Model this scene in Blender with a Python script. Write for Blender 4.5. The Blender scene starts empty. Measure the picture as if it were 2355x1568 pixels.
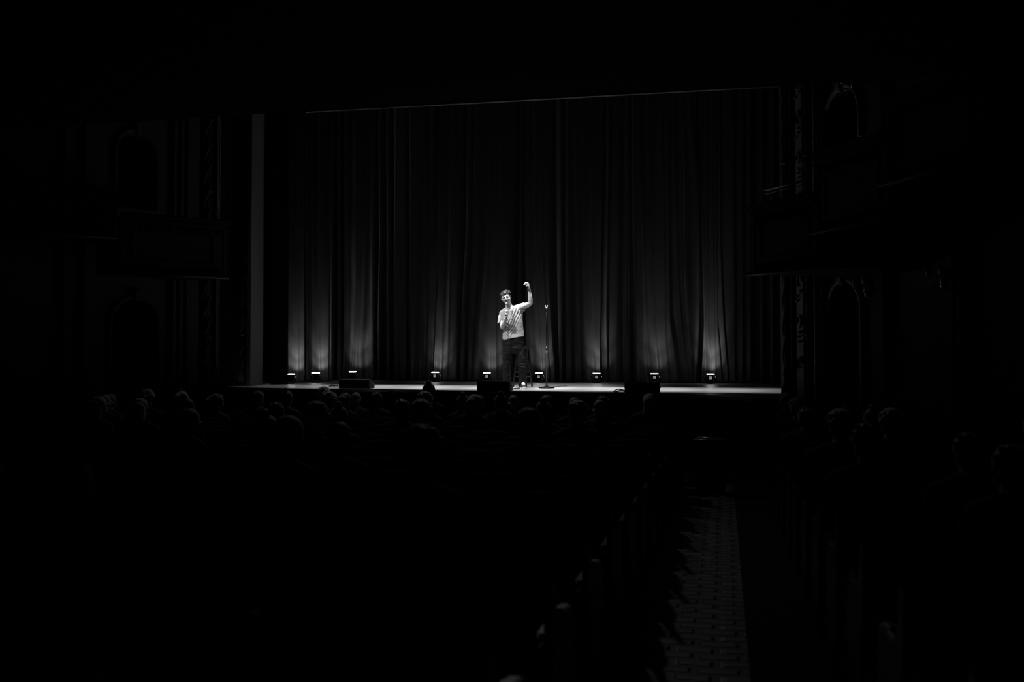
import bpy, bmesh, math, random
from mathutils import Vector, Matrix, Quaternion, noise
random.seed(7)
PI = math.pi
SC = bpy.context.scene
COL = SC.collection

# ------------------------------------------------------------------ camera, world, light
F = 35.0 / 36.0 * 2355.0            # focal length in pixels of the 2355 x 1568 frame
YAW = math.radians(12.0)            # camera turned left of the hall axis
PIT = math.radians(1.7)
CX, CY = 1177.5, 722.0              # optical centre (the frame is a crop: shifted)
CAM = Vector((0, 0, 0.8))
FW = Vector((-math.sin(YAW), math.cos(YAW), 0))
RT = Vector((math.cos(YAW), math.sin(YAW), 0))
UPV = Vector((0, 0, 1))
FP = FW * math.cos(PIT) + UPV * math.sin(PIT)
UP = UPV * math.cos(PIT) - FW * math.sin(PIT)

cam_d = bpy.data.cameras.new('camera')
cam = bpy.data.objects.new('camera', cam_d)
COL.objects.link(cam)
cam.matrix_world = Matrix.Translation(CAM) @ Matrix((RT, UP, -FP)).transposed().to_4x4()
cam_d.sensor_width = 36
cam_d.lens = 35
cam_d.shift_y = -(784.0 - CY) / 2355.0
cam_d.clip_end = 100
cam_d.dof.use_dof = True
cam_d.dof.focus_distance = 18.2
cam_d.dof.aperture_fstop = 2.2
SC.camera = cam

w = bpy.data.worlds.new('dark_hall')
SC.world = w
w.use_nodes = True
w.node_tree.nodes['Background'].inputs[0].default_value = (0, 0, 0, 1)
w.node_tree.nodes['Background'].inputs[1].default_value = 0
SC.view_settings.view_transform = 'Standard'
SC.view_settings.look = 'None'
SC.view_settings.gamma = 1
SC.view_settings.exposure = 0
SC.view_settings.use_curve_mapping = False


def ray(px, py):
    return FP + RT * ((px - CX) / F) - UP * ((py - CY) / F)


def at_z(px, py, z=0.0):
    r = ray(px, py)
    return CAM + r * ((z - CAM.z) / r.z)


def at_Y(px, py, Y):
    r = ray(px, py)
    return CAM + r * (Y / r.y)


def at_d(px, py, d):                # d = horizontal distance along the view direction
    r = ray(px, py)
    return CAM + r * (d / r.dot(FW))


def spot(name, loc, to, power, cone, blend=1.0, size=0.05):
    l = bpy.data.lights.new(name, 'SPOT')
    l.energy = power
    l.spot_size = math.radians(cone)
    l.spot_blend = blend
    l.shadow_soft_size = size
    o = bpy.data.objects.new(name, l)
    COL.objects.link(o)
    o.location = loc
    o.rotation_euler = (Vector(to) - Vector(loc)).to_track_quat('-Z', 'Y').to_euler()
    return o


STAGE_MID = -3.9
# overhead stage lanterns: a soft band of light along the front half of the stage
for k, (x, pw) in enumerate([(-8.0, 90), (-6.9, 330), (-5.8, 620), (-4.7, 740), (-3.6, 850), (-2.5, 850), (-1.4, 700),
                             (-0.3, 420), (0.6, 230)]):
    spot('overhead_lantern', (x, 16.6, 8.2), (x, 17.55, 0), pw * 6.0, 17, 1.0, 0.08)
# front spots on the performer
PERF = at_z(1180, 892)
spot('front_spot', (PERF.x - 2.6, 13.5, 8.1), (PERF.x + .05, PERF.y, 1.25), 3300, 16, 0.8, 0.06)
spot('front_spot', (PERF.x + 2.4, 11.8, 7.4), (PERF.x, PERF.y, 1.25), 500, 15, 0.8, 0.10)

# two added fill lights, no such lamp seen: they lift hair, armrests and the aisle
spot('added_house_fill', (-3.6, 17.2, 7.6), (-.6, 6.5, -.6), 80, 44, 0.9, 0.2)
spot('added_house_fill', (-5.2, 17.6, 7.2), (-4.3, 14.0, 0), 130, 70, 1.0, 0.15)

# ------------------------------------------------------------------ materials


def mat(name, v, rough=0.6, spec=0.5, metal=0.0, sheen=0.0, noise_amt=0.0, noise_scale=20.0, bump=0.0, bump_scale=60.0,
        emit=0.0, coat=0.0, stretch=(1, 1, 1)):
    m = bpy.data.materials.new(name)
    m.use_nodes = True
    nt = m.node_tree
    b = nt.nodes['Principled BSDF']
    c = (v, v, v * 0.985, 1)
    b.inputs['Base Color'].default_value = c
    b.inputs['Roughness'].default_value = rough
    b.inputs['Specular IOR Level'].default_value = spec
    b.inputs['Metallic'].default_value = metal
    b.inputs['Sheen Weight'].default_value = sheen
    b.inputs['Sheen Roughness'].default_value = 0.4
    b.inputs['Coat Weight'].default_value = coat
    if emit:
        b.inputs['Emission Color'].default_value = (1, 1, 1, 1)
        b.inputs['Emission Strength'].default_value = emit
    tc = nt.nodes.new('ShaderNodeTexCoord')
    mp = nt.nodes.new('ShaderNodeMapping')
    mp.inputs['Scale'].default_value = stretch
    nt.links.new(tc.outputs['Object'], mp.inputs[0])
    n = nt.nodes.new('ShaderNodeTexNoise')
    n.inputs['Scale'].default_value = noise_scale
    n.inputs['Detail'].default_value = 4
    nt.links.new(mp.outputs[0], n.inputs['Vector'])
    r = nt.nodes.new('ShaderNodeMapRange')
    r.inputs['To Min'].default_value = v * (1 - noise_amt)
    r.inputs['To Max'].default_value = v * (1 + noise_amt)
    nt.links.new(n.outputs['Fac'], r.inputs['Value'])
    cc = nt.nodes.new('ShaderNodeCombineColor')
    for i in range(3):
        nt.links.new(r.outputs[0], cc.inputs[i])
    nt.links.new(cc.outputs[0], b.inputs['Base Color'])
    if bump:
        n2 = nt.nodes.new('ShaderNodeTexNoise')
        n2.inputs['Scale'].default_value = bump_scale
        n2.inputs['Detail'].default_value = 3
        nt.links.new(mp.outputs[0], n2.inputs['Vector'])
        bp = nt.nodes.new('ShaderNodeBump')
        bp.inputs['Strength'].default_value = bump
        bp.inputs['Distance'].default_value = 0.01
        nt.links.new(n2.outputs['Fac'], bp.inputs['Height'])
        nt.links.new(bp.outputs[0], b.inputs['Normal'])
    return m


M = {
    'stage': mat('stage_boards', 0.30, 0.42, 0.5, noise_amt=0.12, noise_scale=1.5, bump=0.15, bump_scale=14, stretch=(0.25, 2, 1)),
    'stage_edge': mat('stage_front_cloth', 0.012, 0.9, 0.2),
    'curtain': mat('black_velour', 0.027, 0.6, 0.25, sheen=0.2, noise_amt=0.15, noise_scale=6, bump=0.05, bump_scale=9, stretch=(6, 6, .6)),
    'mask': mat('black_masking', 0.003, 0.95, 0.1),
    'trim_light': mat('pale_painted_trim', 0.18, 0.6, 0.3, noise_amt=0.06),
    'plaster': mat('dark_plaster', 0.06, 0.75, 0.3, noise_amt=0.25, noise_scale=5, bump=0.3, bump_scale=25),
    'plaster_pale': mat('pale_plaster', 0.20, 0.6, 0.4, noise_amt=0.15, noise_scale=8, bump=0.25, bump_scale=30),
    'panel': mat('box_panel', 0.08, 0.7, 0.3, noise_amt=0.1),
    'rail': mat('brass_rail', 0.45, 0.3, 0.5, metal=0.9),
    'ceiling': mat('dark_ceiling', 0.02, 0.9, 0.1),
    'carpet': mat('aisle_carpet', 0.05, 0.5, 0.8, coat=0.5),
    'lit_lip': mat('lit_lip_strip', 0.03, 0.3, 0.3, noise_amt=0.4, noise_scale=2.0),
    'black_metal': mat('black_metal', 0.002, 0.4, 0.06),
    'black_plastic': mat('black_plastic', 0.02, 0.5, 0.5),
    'speaker': mat('speaker_paint', 0.006, 0.8, 0.25),
    'grille': mat('speaker_grille', 0.008, 0.7, 0.3, bump=0.4, bump_scale=200),
    'glint_metal': mat('glint_metal', 0.7, 0.3, 0.5, metal=1.0),
    'chrome': mat('chrome', 0.8, 0.22, 0.5, metal=1.0),
    'lens': mat('led_lens', 0.8, 0.4, emit=22.0),
    'sticker': mat('white_sticker', 0.75, 0.5),
    'ink': mat('sticker_ink', 0.03, 0.6),
    'cable': mat('cable_rubber', 0.015, 0.5, 0.5),
    'floor_strip': mat('strip_white', 0.85, 0.5),
    'shirt': mat('heather_tshirt', 0.40, 0.85, 0.2, noise_amt=0.08, noise_scale=60, bump=0.1, bump_scale=60),
    'print': mat('shirt_print', 0.10, 0.8, 0.2, noise_amt=0.3, noise_scale=80),
    'jeans': mat('dark_jeans', 0.016, 0.9, 0.08, noise_amt=0.35, noise_scale=14, bump=0.25, bump_scale=14),
    'skin': mat('skin', 0.62, 0.5, 0.4, noise_amt=0.04, noise_scale=10),
    'lip': mat('lips', 0.28, 0.45, 0.4),
    'hair': mat('dark_hair', 0.03, 0.5, 0.4, noise_amt=0.6, noise_scale=60, stretch=(1, 1, .2)),
    'eye': mat('eye_dark', 0.03, 0.3, 0.5),
    'shoe': mat('black_canvas_shoe', 0.02, 0.8, 0.3),
    'shoe_white': mat('white_rubber', 0.85, 0.5, 0.4),
    'wood_dark': mat('dark_stool_wood', 0.006, 0.3, 0.3, coat=0.1, noise_amt=0.3, noise_scale=8),
    'seat_fabric': mat('seat_velvet', 0.012, 0.95, 0.15),
    'seat_wood': mat('seat_wood', 0.02, 0.35, 0.4, coat=0.2),
    'a_skin': mat('audience_skin', 0.45, 0.55, 0.3),
    'a_hair': mat('audience_hair', 0.14, 0.5, 0.5, sheen=0.8, noise_amt=0.5, noise_scale=50, bump=0.6, bump_scale=70),
    'a_hair_pale': mat('audience_pale_hair', 0.6, 0.6, 0.4, sheen=0.8, noise_amt=0.4, noise_scale=50, bump=0.6, bump_scale=70),
    'a_cloth': mat('audience_jacket', 0.08, 0.9, 0.2),
    'case': mat('case_laminate', 0.16, 0.5, 0.5, noise_amt=0.1),
    'display': mat('lit_display', 0.3, 0.5, emit=0.22),
    'mic_body': mat('silver_microphone', 0.75, 0.35, 0.5),
    'mic_grille': mat('steel_mesh', 0.35, 0.6, 0.5, bump=0.5, bump_scale=300),
    'glass': mat('sconce_glass', 0.5, 0.3, 0.5),
}


def carpet_pattern(m):
    nt = m.node_tree
    b = nt.nodes['Principled BSDF']
    tc = nt.nodes.new('ShaderNodeTexCoord')
    mp = nt.nodes.new('ShaderNodeMapping')
    nt.links.new(tc.outputs['Object'], mp.inputs[0])
    br = nt.nodes.new('ShaderNodeTexBrick')
    br.inputs['Scale'].default_value = 1.0
    br.inputs['Brick Width'].default_value = 0.24
    br.inputs['Row Height'].default_value = 0.13
    br.inputs['Mortar Size'].default_value = 0.035
    br.inputs['Mortar Smooth'].default_value = 0.6
    br.inputs['Color1'].default_value = (0.28, 0.28, 0.275, 1)
    br.inputs['Color2'].default_value = (0.12, 0.12, 0.118, 1)
    br.inputs['Mortar'].default_value = (0.02, 0.02, 0.02, 1)
    wv = nt.nodes.new('ShaderNodeTexNoise')
    wv.inputs['Scale'].default_value = 5
    mx = nt.nodes.new('ShaderNodeVectorMath')
    mx.operation = 'MULTIPLY_ADD'
    nt.links.new(wv.outputs['Color'], mx.inputs[0])
    mx.inputs[1].default_value = (0.08, 0.08, 0)
    nt.links.new(mp.outputs[0], mx.inputs[2])
    nt.links.new(mx.outputs[0], br.inputs['Vector'])
    nt.links.new(br.outputs['Color'], b.inputs['Base Color'])
    bp = nt.nodes.new('ShaderNodeBump')
    bp.inputs['Strength'].default_value = 1.0
    bp.inputs['Distance'].default_value = 0.012
    nt.links.new(br.outputs['Fac'], bp.inputs['Height'])
    bp.invert = True
    nt.links.new(bp.outputs[0], b.inputs['Normal'])
    nt.links.new(bp.outputs[0], b.inputs['Coat Normal'])
    b.inputs['Coat Roughness'].default_value = 0.42


carpet_pattern(M['carpet'])


def shirt_print(m):
    """washed-out dark lettering-like patch on the chest, fixed in the shirt's own space."""
    nt = m.node_tree
    b = nt.nodes['Principled BSDF']
    base = b.inputs['Base Color'].links[0].from_socket
    tc = nt.nodes.new('ShaderNodeTexCoord')
    mp = nt.nodes.new('ShaderNodeMapping')
    mp.vector_type = 'POINT'
    mp.inputs['Location'].default_value = (.030, 0, -1.285)
    nt.links.new(tc.outputs['Object'], mp.inputs[0])
    mp2 = nt.nodes.new('ShaderNodeMapping')
    mp2.inputs['Scale'].default_value = (1 / .075, 0, 1 / .125)
    nt.links.new(mp.outputs[0], mp2.inputs[0])
    ln = nt.nodes.new('ShaderNodeVectorMath'); ln.operation = 'LENGTH'
    nt.links.new(mp2.outputs[0], ln.inputs[0])
    n = nt.nodes.new('ShaderNodeTexNoise')
    n.inputs['Scale'].default_value = 42
    n.inputs['Detail'].default_value = 2
    nt.links.new(tc.outputs['Object'], n.inputs['Vector'])
    a1 = nt.nodes.new('ShaderNodeMapRange')      # patchy ink
    a1.inputs['From Min'].default_value = .46; a1.inputs['From Max'].default_value = .56
    nt.links.new(n.outputs['Fac'], a1.inputs['Value'])
    a2 = nt.nodes.new('ShaderNodeMapRange')      # inside the patch
    a2.inputs['From Min'].default_value = 1.05; a2.inputs['From Max'].default_value = .75
    nt.links.new(ln.outputs['Value'], a2.inputs['Value'])
    sp = nt.nodes.new('ShaderNodeSeparateXYZ')
    nt.links.new(tc.outputs['Object'], sp.inputs[0])
    a3 = nt.nodes.new('ShaderNodeMath'); a3.operation = 'LESS_THAN'   # front only
    nt.links.new(sp.outputs[1], a3.inputs[0]); a3.inputs[1].default_value = -.03
    m1 = nt.nodes.new('ShaderNodeMath'); m1.operation = 'MULTIPLY'
    m2 = nt.nodes.new('ShaderNodeMath'); m2.operation = 'MULTIPLY'
    nt.links.new(a1.outputs[0], m1.inputs[0]); nt.links.new(a2.outputs[0], m1.inputs[1])
    nt.links.new(m1.outputs[0], m2.inputs[0]); nt.links.new(a3.outputs[0], m2.inputs[1])
    mx = nt.nodes.new('ShaderNodeMix'); mx.data_type = 'RGBA'
    nt.links.new(m2.outputs[0], mx.inputs['Factor'])
    nt.links.new(base, mx.inputs['A'])
    mx.inputs['B'].default_value = (.17, .17, .17, 1)
    nt.links.new(mx.outputs['Result'], b.inputs['Base Color'])


shirt_print(M['shirt'])

# ------------------------------------------------------------------ mesh helpers


def tag(o, label=None, cat=None, group=None, kind=None):
    if label: o['label'] = label
    if cat: o['category'] = cat
    if group: o['group'] = group
    if kind: o['kind'] = kind
    return o


def empty(name, loc=(0, 0, 0), rz=0.0):
    o = bpy.data.objects.new(name, None)
    o.location = loc
    o.rotation_euler = (0, 0, rz)
    o.empty_display_size = 0.1
    COL.objects.link(o)
    return o


def obj(name, bm, m, parent=None, smooth=False, loc=None):
    me = bpy.data.meshes.new(name)
    bmesh.ops.recalc_face_normals(bm, faces=bm.faces)
    bm.to_mesh(me)
    bm.free()
    if isinstance(m, (list, tuple)):
        for q in m: me.materials.append(q)
    else:
        me.materials.append(m)
    if smooth:
        for p in me.polygons: p.use_smooth = True
    o = bpy.data.objects.new(name, me)
    COL.objects.link(o)
    if parent: o.parent = parent
    if loc: o.location = loc
    return o


def box(bm, c, s, rz=0.0, bev=0.0, mi=0, rot=None):
    t = bmesh.new()
    bmesh.ops.create_cube(t, size=1)
    bmesh.ops.scale(t, vec=s, verts=t.verts)
    if bev:
        bmesh.ops.bevel(t, geom=t.edges[:], offset=bev, segments=2, affect='EDGES')
    R = rot if rot is not None else Matrix.Rotation(rz, 3, 'Z')
    bmesh.ops.rotate(t, matrix=R, verts=t.verts)
    bmesh.ops.translate(t, vec=Vector(c), verts=t.verts)
    merge(bm, t, mi)


def merge(bm, t, mi=0):
    vm = {}
    for v in t.verts: vm[v] = bm.verts.new(v.co)
    for f in t.faces:
        try:
            nf = bm.faces.new([vm[v] for v in f.verts])
            nf.material_index = mi
            nf.smooth = f.smooth
        except ValueError:
            pass
    t.free()


def lathe(bm, prof, c=(0, 0, 0), n=20, sx=1, sy=1, rot=None, mi=0, smooth=True):
    """prof: list of (radius, height) bottom to top."""
    rings = []
    for r, z in prof:
        ring = []
        for i in range(n):
            a = 2 * PI * i / n
            p = Vector((math.cos(a) * r * sx, math.sin(a) * r * sy, z))
            if rot is not None: p = rot @ p
            ring.append(bm.verts.new(p + Vector(c)))
        rings.append(ring)
    for a, b in zip(rings, rings[1:]):
        for i in range(n):
            f = bm.faces.new((a[i], a[(i + 1) % n], b[(i + 1) % n], b[i]))
            f.smooth = smooth
            f.material_index = mi
    for ring, rev in ((rings[0], True), (rings[-1], False)):
        f = bm.faces.new(list(reversed(ring)) if rev else ring)
        f.material_index = mi


def capsule(bm, a, b, ra, rb, n=14, flat=1.0, side=None, mi=0):
    """tapered capsule a->b; flat scales the radius along `side` direction."""
    a, b = Vector(a), Vector(b)
    ax = b - a
    L = ax.length
    if L < 1e-6:
        ax = Vector((0, 0, 1)); L = 1e-4
    z = ax.normalized()
    s = Vector(side) if side is not None else (Vector((1, 0, 0)) if abs(z.x) < .8 else Vector((0, 1, 0)))
    x = (s - z * s.dot(z)).normalized()
    y = z.cross(x)
    R = Matrix((x, y, z)).transposed()
    prof = []
    for i in range(1, 6):
        t = (PI / 2) * i / 6
        prof.append((ra * math.sin(t), -ra * math.cos(t)))
    prof.append((ra, 0)); prof.append((rb, L))
    for i in range(1, 6):
        t = (PI / 2) * i / 6
        prof.append((rb * math.cos(t), L + rb * math.sin(t)))
    lathe(bm, prof, a, n, flat, 1, R, mi)


def chain(bm, pts, n=14, flat=1.0, side=None, mi=0):
    for (p, r), (q, s) in zip(pts, pts[1:]):
        capsule(bm, p, q, r, s, n, flat, side, mi)


def ellipsoid(bm, c, r, rot=None, n=18, m=12, mi=0):
    t = bmesh.new()
    bmesh.ops.create_uvsphere(t, u_segments=n, v_segments=m, radius=1)
    bmesh.ops.scale(t, vec=r, verts=t.verts)
    if rot is not None: bmesh.ops.rotate(t, matrix=rot, verts=t.verts)
    bmesh.ops.translate(t, vec=Vector(c), verts=t.verts)
    for f in t.faces: f.smooth = True
    merge(bm, t, mi)


def tube(bm, pts, r, n=8, mi=0):
    pts = [Vector(p) for p in pts]
    rings = []
    for i, p in enumerate(pts):
        a = pts[max(0, i - 1)]; b = pts[min(len(pts) - 1, i + 1)]
        z = (b - a).normalized()
        s = Vector((0, 0, 1)) if abs(z.z) < .9 else Vector((1, 0, 0))
        x = z.cross(s).normalized(); y = z.cross(x)
        rings.append([bm.verts.new(p + (x * math.cos(2 * PI * k / n) + y * math.sin(2 * PI * k / n)) * r) for k in range(n)])
    for a, b in zip(rings, rings[1:]):
        for i in range(n):
            f = bm.faces.new((a[i], a[(i + 1) % n], b[(i + 1) % n], b[i]))
            f.smooth = True; f.material_index = mi
    f = bm.faces.new(rings[0]); f.material_index = mi
    f = bm.faces.new(rings[-1]); f.material_index = mi


def spline(pts, n=8):
    """Catmull-Rom through the points."""
    P = [Vector(p) for p in pts]
    P = [P[0] * 2 - P[1]] + P + [P[-1] * 2 - P[-2]]
    out = []
    for i in range(1, len(P) - 2):
        for k in range(n):
            t = k / n
            out.append(.5 * ((2 * P[i]) + (P[i + 1] - P[i - 1]) * t + (2 * P[i - 1] - 5 * P[i] + 4 * P[i + 1] - P[i + 2]) * t * t
                             + (3 * P[i] - P[i - 1] - 3 * P[i + 1] + P[i + 2]) * t ** 3))
    out.append(P[-2])
    return out


def prism(bm, outline, z0, z1, mi=0):
    a = [bm.verts.new((p[0], p[1], z0)) for p in outline]
    b = [bm.verts.new((p[0], p[1], z1)) for p in outline]
    n = len(outline)
    for i in range(n):
        bm.faces.new((a[i], a[(i + 1) % n], b[(i + 1) % n], b[i])).material_index = mi
    bm.faces.new(list(reversed(a))).material_index = mi
    bm.faces.new(b).material_index = mi


def remesh(o, voxel, smooth=4, fac=0.5):
    m = o.modifiers.new('remesh', 'REMESH')
    m.mode = 'VOXEL'
    m.voxel_size = voxel
    m.use_smooth_shade = True
    if smooth:
        s = o.modifiers.new('smooth', 'SMOOTH')
        s.factor = fac
        s.iterations = smooth
    return o


def copy_tree(o, parent=None):
    c = o.copy()
    COL.objects.link(c)
    c.parent = parent
    for ch in list(o.children):
        copy_tree(ch, c)
    return c


# ------------------------------------------------------------------ the building
FLOOR_FRONT = -1.2


def house_z(Y):                      # raked floor of the stalls
    return FLOOR_FRONT + 0.032 * (15.2 - Y) if Y < 15.2 else FLOOR_FRONT


bm = bmesh.new()
for Y0, Y1 in ((-3, 15.2), (15.2, 18.5)):
    vs = [bm.verts.new((x, y, house_z(y))) for x, y in ((-16, Y0), (8, Y0), (8, Y1), (-16, Y1))]
    bm.faces.new(vs)
    vs = [bm.verts.new((x, y, house_z(y) - .2)) for x, y in ((-16, Y0), (8, Y0), (8, Y1), (-16, Y1))]
    bm.faces.new(vs)
tag(obj('floor', bm, M['ceiling']), kind='structure')

bm = bmesh.new()                     # patterned carpet down the aisle
vs = []
N = 2
for x, y in ((-.60, -1), (.12, -1), (.12, 14.2), (-.60, 14.2)):
    vs.append(bm.verts.new((x, y, house_z(y) + .012)))
bm.faces.new(vs)
ex = bmesh.ops.extrude_face_region(bm, geom=bm.faces[:])
bmesh.ops.translate(bm, vec=(0, 0, -.010), verts=[v for v in ex['geom'] if isinstance(v, bmesh.types.BMVert)])
tag(obj('aisle_carpet', bm, M['carpet']), 'patterned carpet runner down the aisle between the two blocks of seats', 'carpet')

# stage platform: outline of its front edge
front = [at_z(*p) for p in ((455, 889.5), (560, 890.5), (700, 893.5), (860, 894), (1000, 896.5), (1177, 899.5), (1320, 901.5), (1440, 903),
                            (1560, 905), (1600, 906.5), (1660, 910.5), (1730, 915.5), (1800, 916.5), (1866, 915.5), (1885, 914))]
outline = [(p.x, p.y) for p in front] + [(3.2, 15.4), (3.2, 24), (-12.5, 24), (-12.5, front[0].y + .6)]
bm = bmesh.new()
prism(bm, outline, -0.05, 0.0)
so = obj('floor_stage', bm, M['stage']); tag(so, kind='structure')
bm = bmesh.new()
inset = [(x, y + .03 if i < len(front) else y) for i, (x, y) in enumerate(outline)]
prism(bm, inset, FLOOR_FRONT, -0.05)
tag(obj('wall_stage_front', bm, M['stage_edge']), kind='structure')

# balcony overhang above the camera: everything above it in view is its dark underside
edge = [at_z(px, py, 2.79) for px, py in ((-150, 314), (0, 302), (250, 283.5), (600, 261.5), (705, 257), (1177, 231), (1500, 214), (1790, 198), (2100, 181),
                                          (2355, 167), (2500, 158))]
bm = bmesh.new()
prism(bm, [(p.x, p.y) for p in edge] + [(7.5, -3), (-15.5, -3)], 2.79, 3.3)
tag(obj('ceiling_overhang', bm, M['ceiling']), kind='structure')
bm = bmesh.new()  # added glossy strip, only along the stretch of lip the stage light catches
bp = [at_z(px, 257 + (px - 705) * (197.5 - 257) / 1085, 2.79) for px in range(705, 1791, 31)]
for p, q in zip(bp, bp[1:]):
    m_ = (p + q) / 2
    box(bm, (m_.x, m_.y - .012, 2.786), ((q - p).length, .03, .010), math.atan2(q.y - p.y, q.x - p.x))
tag(obj('trim_1', bm, M['lit_lip']), kind='structure')

bm = bmesh.new()
box(bm, (-4, 9, 9.7), (26, 34, .3))
tag(obj('ceiling', bm, M['ceiling']), kind='structure')
bm = bmesh.new()
box(bm, (-4, -3.1, 4), (26, .2, 12))
tag(obj('wall_rear', bm, M['ceiling']), kind='structure')
bm = bmesh.new()
box(bm, (-4.5, 24.1, 4), (22, .2, 12))
tag(obj('wall_back', bm, M['mask']), kind='structure')

# ---- side walls with arched openings -------------------------------------------------


def arched_wall(name, p0, p1, z0, z1, arches, depth, nrm, m, step=0.06, back=True):
    """vertical wall from p0 to p1; arches = (t centre, half width, z sill, z spring)."""
    bm = bmesh.new()
    p0, p1 = Vector(p0), Vector(p1)
    L = (p1 - p0).length
    dr = (p1 - p0) / L
    ts = {0.0, L}
    for c, hw, zs, zp in arches:
        k = int(hw * 2 / step) + 2
        for i in range(k + 1): ts.add(c - hw + 2 * hw * i / k)
    ts = sorted(ts)
    nv = Vector((nrm[0], nrm[1], 0)).normalized() * -depth

    def P(t, z, off=0):
        q = p0 + dr * t
        return (q.x + nv.x * off, q.y + nv.y * off, z)

    def top(c, hw, zp, t):
        return zp + math.sqrt(max(0, hw * hw - (t - c) ** 2))

    def quad(a, b, c, d):
        bm.faces.new([bm.verts.new(v) for v in (a, b, c, d)])
    for a, b in zip(ts, ts[1:]):
        mid = (a + b) / 2
        ops = sorted([(zs, c, hw, zp) for c, hw, zs, zp in arches if c - hw < mid < c + hw])
        za = zb = z0
        for zs, c, hw, zp in ops:
            quad(P(a, za), P(b, zb), P(b, zs), P(a, zs))
            quad(P(a, zs), P(b, zs), P(b, zs, 1), P(a, zs, 1))
            ta, tb = top(c, hw, zp, a), top(c, hw, zp, b)
            quad(P(a, ta), P(b, tb), P(b, tb, 1), P(a, ta, 1))
            quad(P(a, zs, 1), P(b, zs, 1), P(b, tb, 1), P(a, ta, 1))
            za, zb = ta, tb
        quad(P(a, za), P(b, zb), P(b, z1), P(a, z1))
    for c, hw, zs, zp in arches:
        for t in (c - hw, c + hw):
            quad(P(t, zs), P(t, zp), P(t, zp, 1), P(t, zs, 1))
    quad(P(0, z0), P(L, z0), P(L, z0, 1.3), P(0, z0, 1.3))
    quad(P(0, z1), P(L, z1), P(L, z1, 1.3), P(0, z1, 1.3))
    quad(P(0, z0, 1.3), P(L, z0, 1.3), P(L, z1, 1.3), P(0, z1, 1.3))
    return tag(obj(name, bm, m), kind='structure')


def wall_t(p0, dr, px):
    """distance along a vertical wall (plan p0, dir dr) at which image column px meets it."""
    r = ray(px, 790)
    # CAM.xy + s*r.xy = p0 + t*dr
    a, b, c, d = r.x, -dr[0], r.y, -dr[1]
    e, f = p0[0], p0[1]
    det = a * d - b * c
    return (a * f - c * e) / det, (e * d - b * f) / det


def wall_z(px, py, s):
    r = ray(px, 790); 
    q = ray(px, py)
    # same column: find z for horizontal range s*|r|
    k = (s * Vector((r.x, r.y)).length) / Vector((q.x, q.y)).length
    return CAM.z + q.z * k


LW0 = at_z(460, 890); LW0 = (LW0.x - .05, LW0.y)
LD = (-math.sin(math.radians(20)), -math.cos(math.radians(20)))
RW0 = at_z(1880, 914); RW0 = (RW0.x + .05, RW0.y)
RD = (math.sin(math.radians(22)), -math.cos(math.radians(22)))


def arch_from_px(W0, D, xa, xb, ytop, ybot):
    ta, sa = wall_t(W0, D, xa); tb, sb = wall_t(W0, D, xb)
    tc = (ta + tb) / 2; sc = (sa + sb) / 2; hw = abs(ta - tb) / 2
    zt = wall_z((xa + xb) / 2, ytop, sc); zb = wall_z((xa + xb) / 2, ybot, sc)
    return (tc, hw, zb, zt - hw)


lar = [arch_from_px(LW0, LD, 262, 350, 306, 480), arch_from_px(LW0, LD, 244, 345, 690, 900)]
lar[1] = (lar[0][0], lar[0][1] * 1.15, lar[1][2], lar[1][3])
LEND = (LW0[0] + LD[0] * 22, LW0[1] + LD[1] * 22)
arched_wall('wall_left', (*LW0, 0), (*LEND, 0), FLOOR_FRONT - .1, 9.6, [(lar[0][0], lar[0][1], lar[0][2], lar[0][3]),
                                                                         (lar[1][0], lar[1][1], lar[1][2], lar[1][3])],
            0.7, (math.cos(math.radians(20)), -math.sin(math.radians(20))), M['plaster'])
rar = [arch_from_px(RW0, RD, 1912, 1985, 205, 330), arch_from_px(RW0, RD, 1915, 1985, 650, 1000)]
REND = (RW0[0] + RD[0] * 22, RW0[1] + RD[1] * 22)
arched_wall('wall_right', (*RW0, 0), (*REND, 0), FLOOR_FRONT - .1, 9.6, rar,
            0.7, (-math.cos(math.radians(22)), -math.sin(math.radians(22))), M['plaster'])


def on_wall(W0, D, t, off, side):
    """plan point on a wall, lifted off by `off` into the hall; side=+1 left wall, -1 right wall."""
    n = (-D[1] * side, D[0] * side)
    return Vector((W0[0] + D[0] * t + n[0] * off, W0[1] + D[1] * t + n[1] * off, 0))


def arch_trim(name, W0, D, side, ar, m, r=0.045, w=0.0):
    tc, hw, zs, zp = ar
    pts = []
    hw2 = hw + .05
    for k in range(5): pts.append((tc - hw2, zs + (zp - zs) * k / 5))
    for k in range(17):
        a = PI - PI * k / 16
        pts.append((tc + hw2 * math.cos(a), zp + hw2 * math.sin(a)))
    for k in range(5): pts.append((tc + hw2, zp - (zp - zs) * (k + 1) / 5))
    bm = bmesh.new()
    P3 = []
    for t, z in pts:
        q = on_wall(W0, D, t, .03, side); P3.append(Vector((q.x, q.y, z)))
    tube(bm, P3, r, 8)
    # keystone scroll
    q = on_wall(W0, D, tc, .06, side)
    ang = math.atan2(D[1], D[0])
    box(bm, (q.x, q.y, zp + hw + .08), (.12, .12, .20), ang, .02)
    ellipsoid(bm, (q.x, q.y, zp + hw + .0), (.05, .05, .05))
    ellipsoid(bm, (q.x, q.y, zp + hw + .17), (.07, .07, .04))
    o = obj(name, bm, m)
    return tag(o, kind='structure')


arch_trim('trim_2', LW0, LD, 1, lar[0], M['plaster'])
arch_trim('trim_3', LW0, LD, 1, lar[1], M['plaster'])
arch_trim('trim_4', RW0, RD, -1, rar[0], M['plaster_pale'])
arch_trim('trim_5', RW0, RD, -1, rar[1], M['plaster_pale'])


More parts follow.
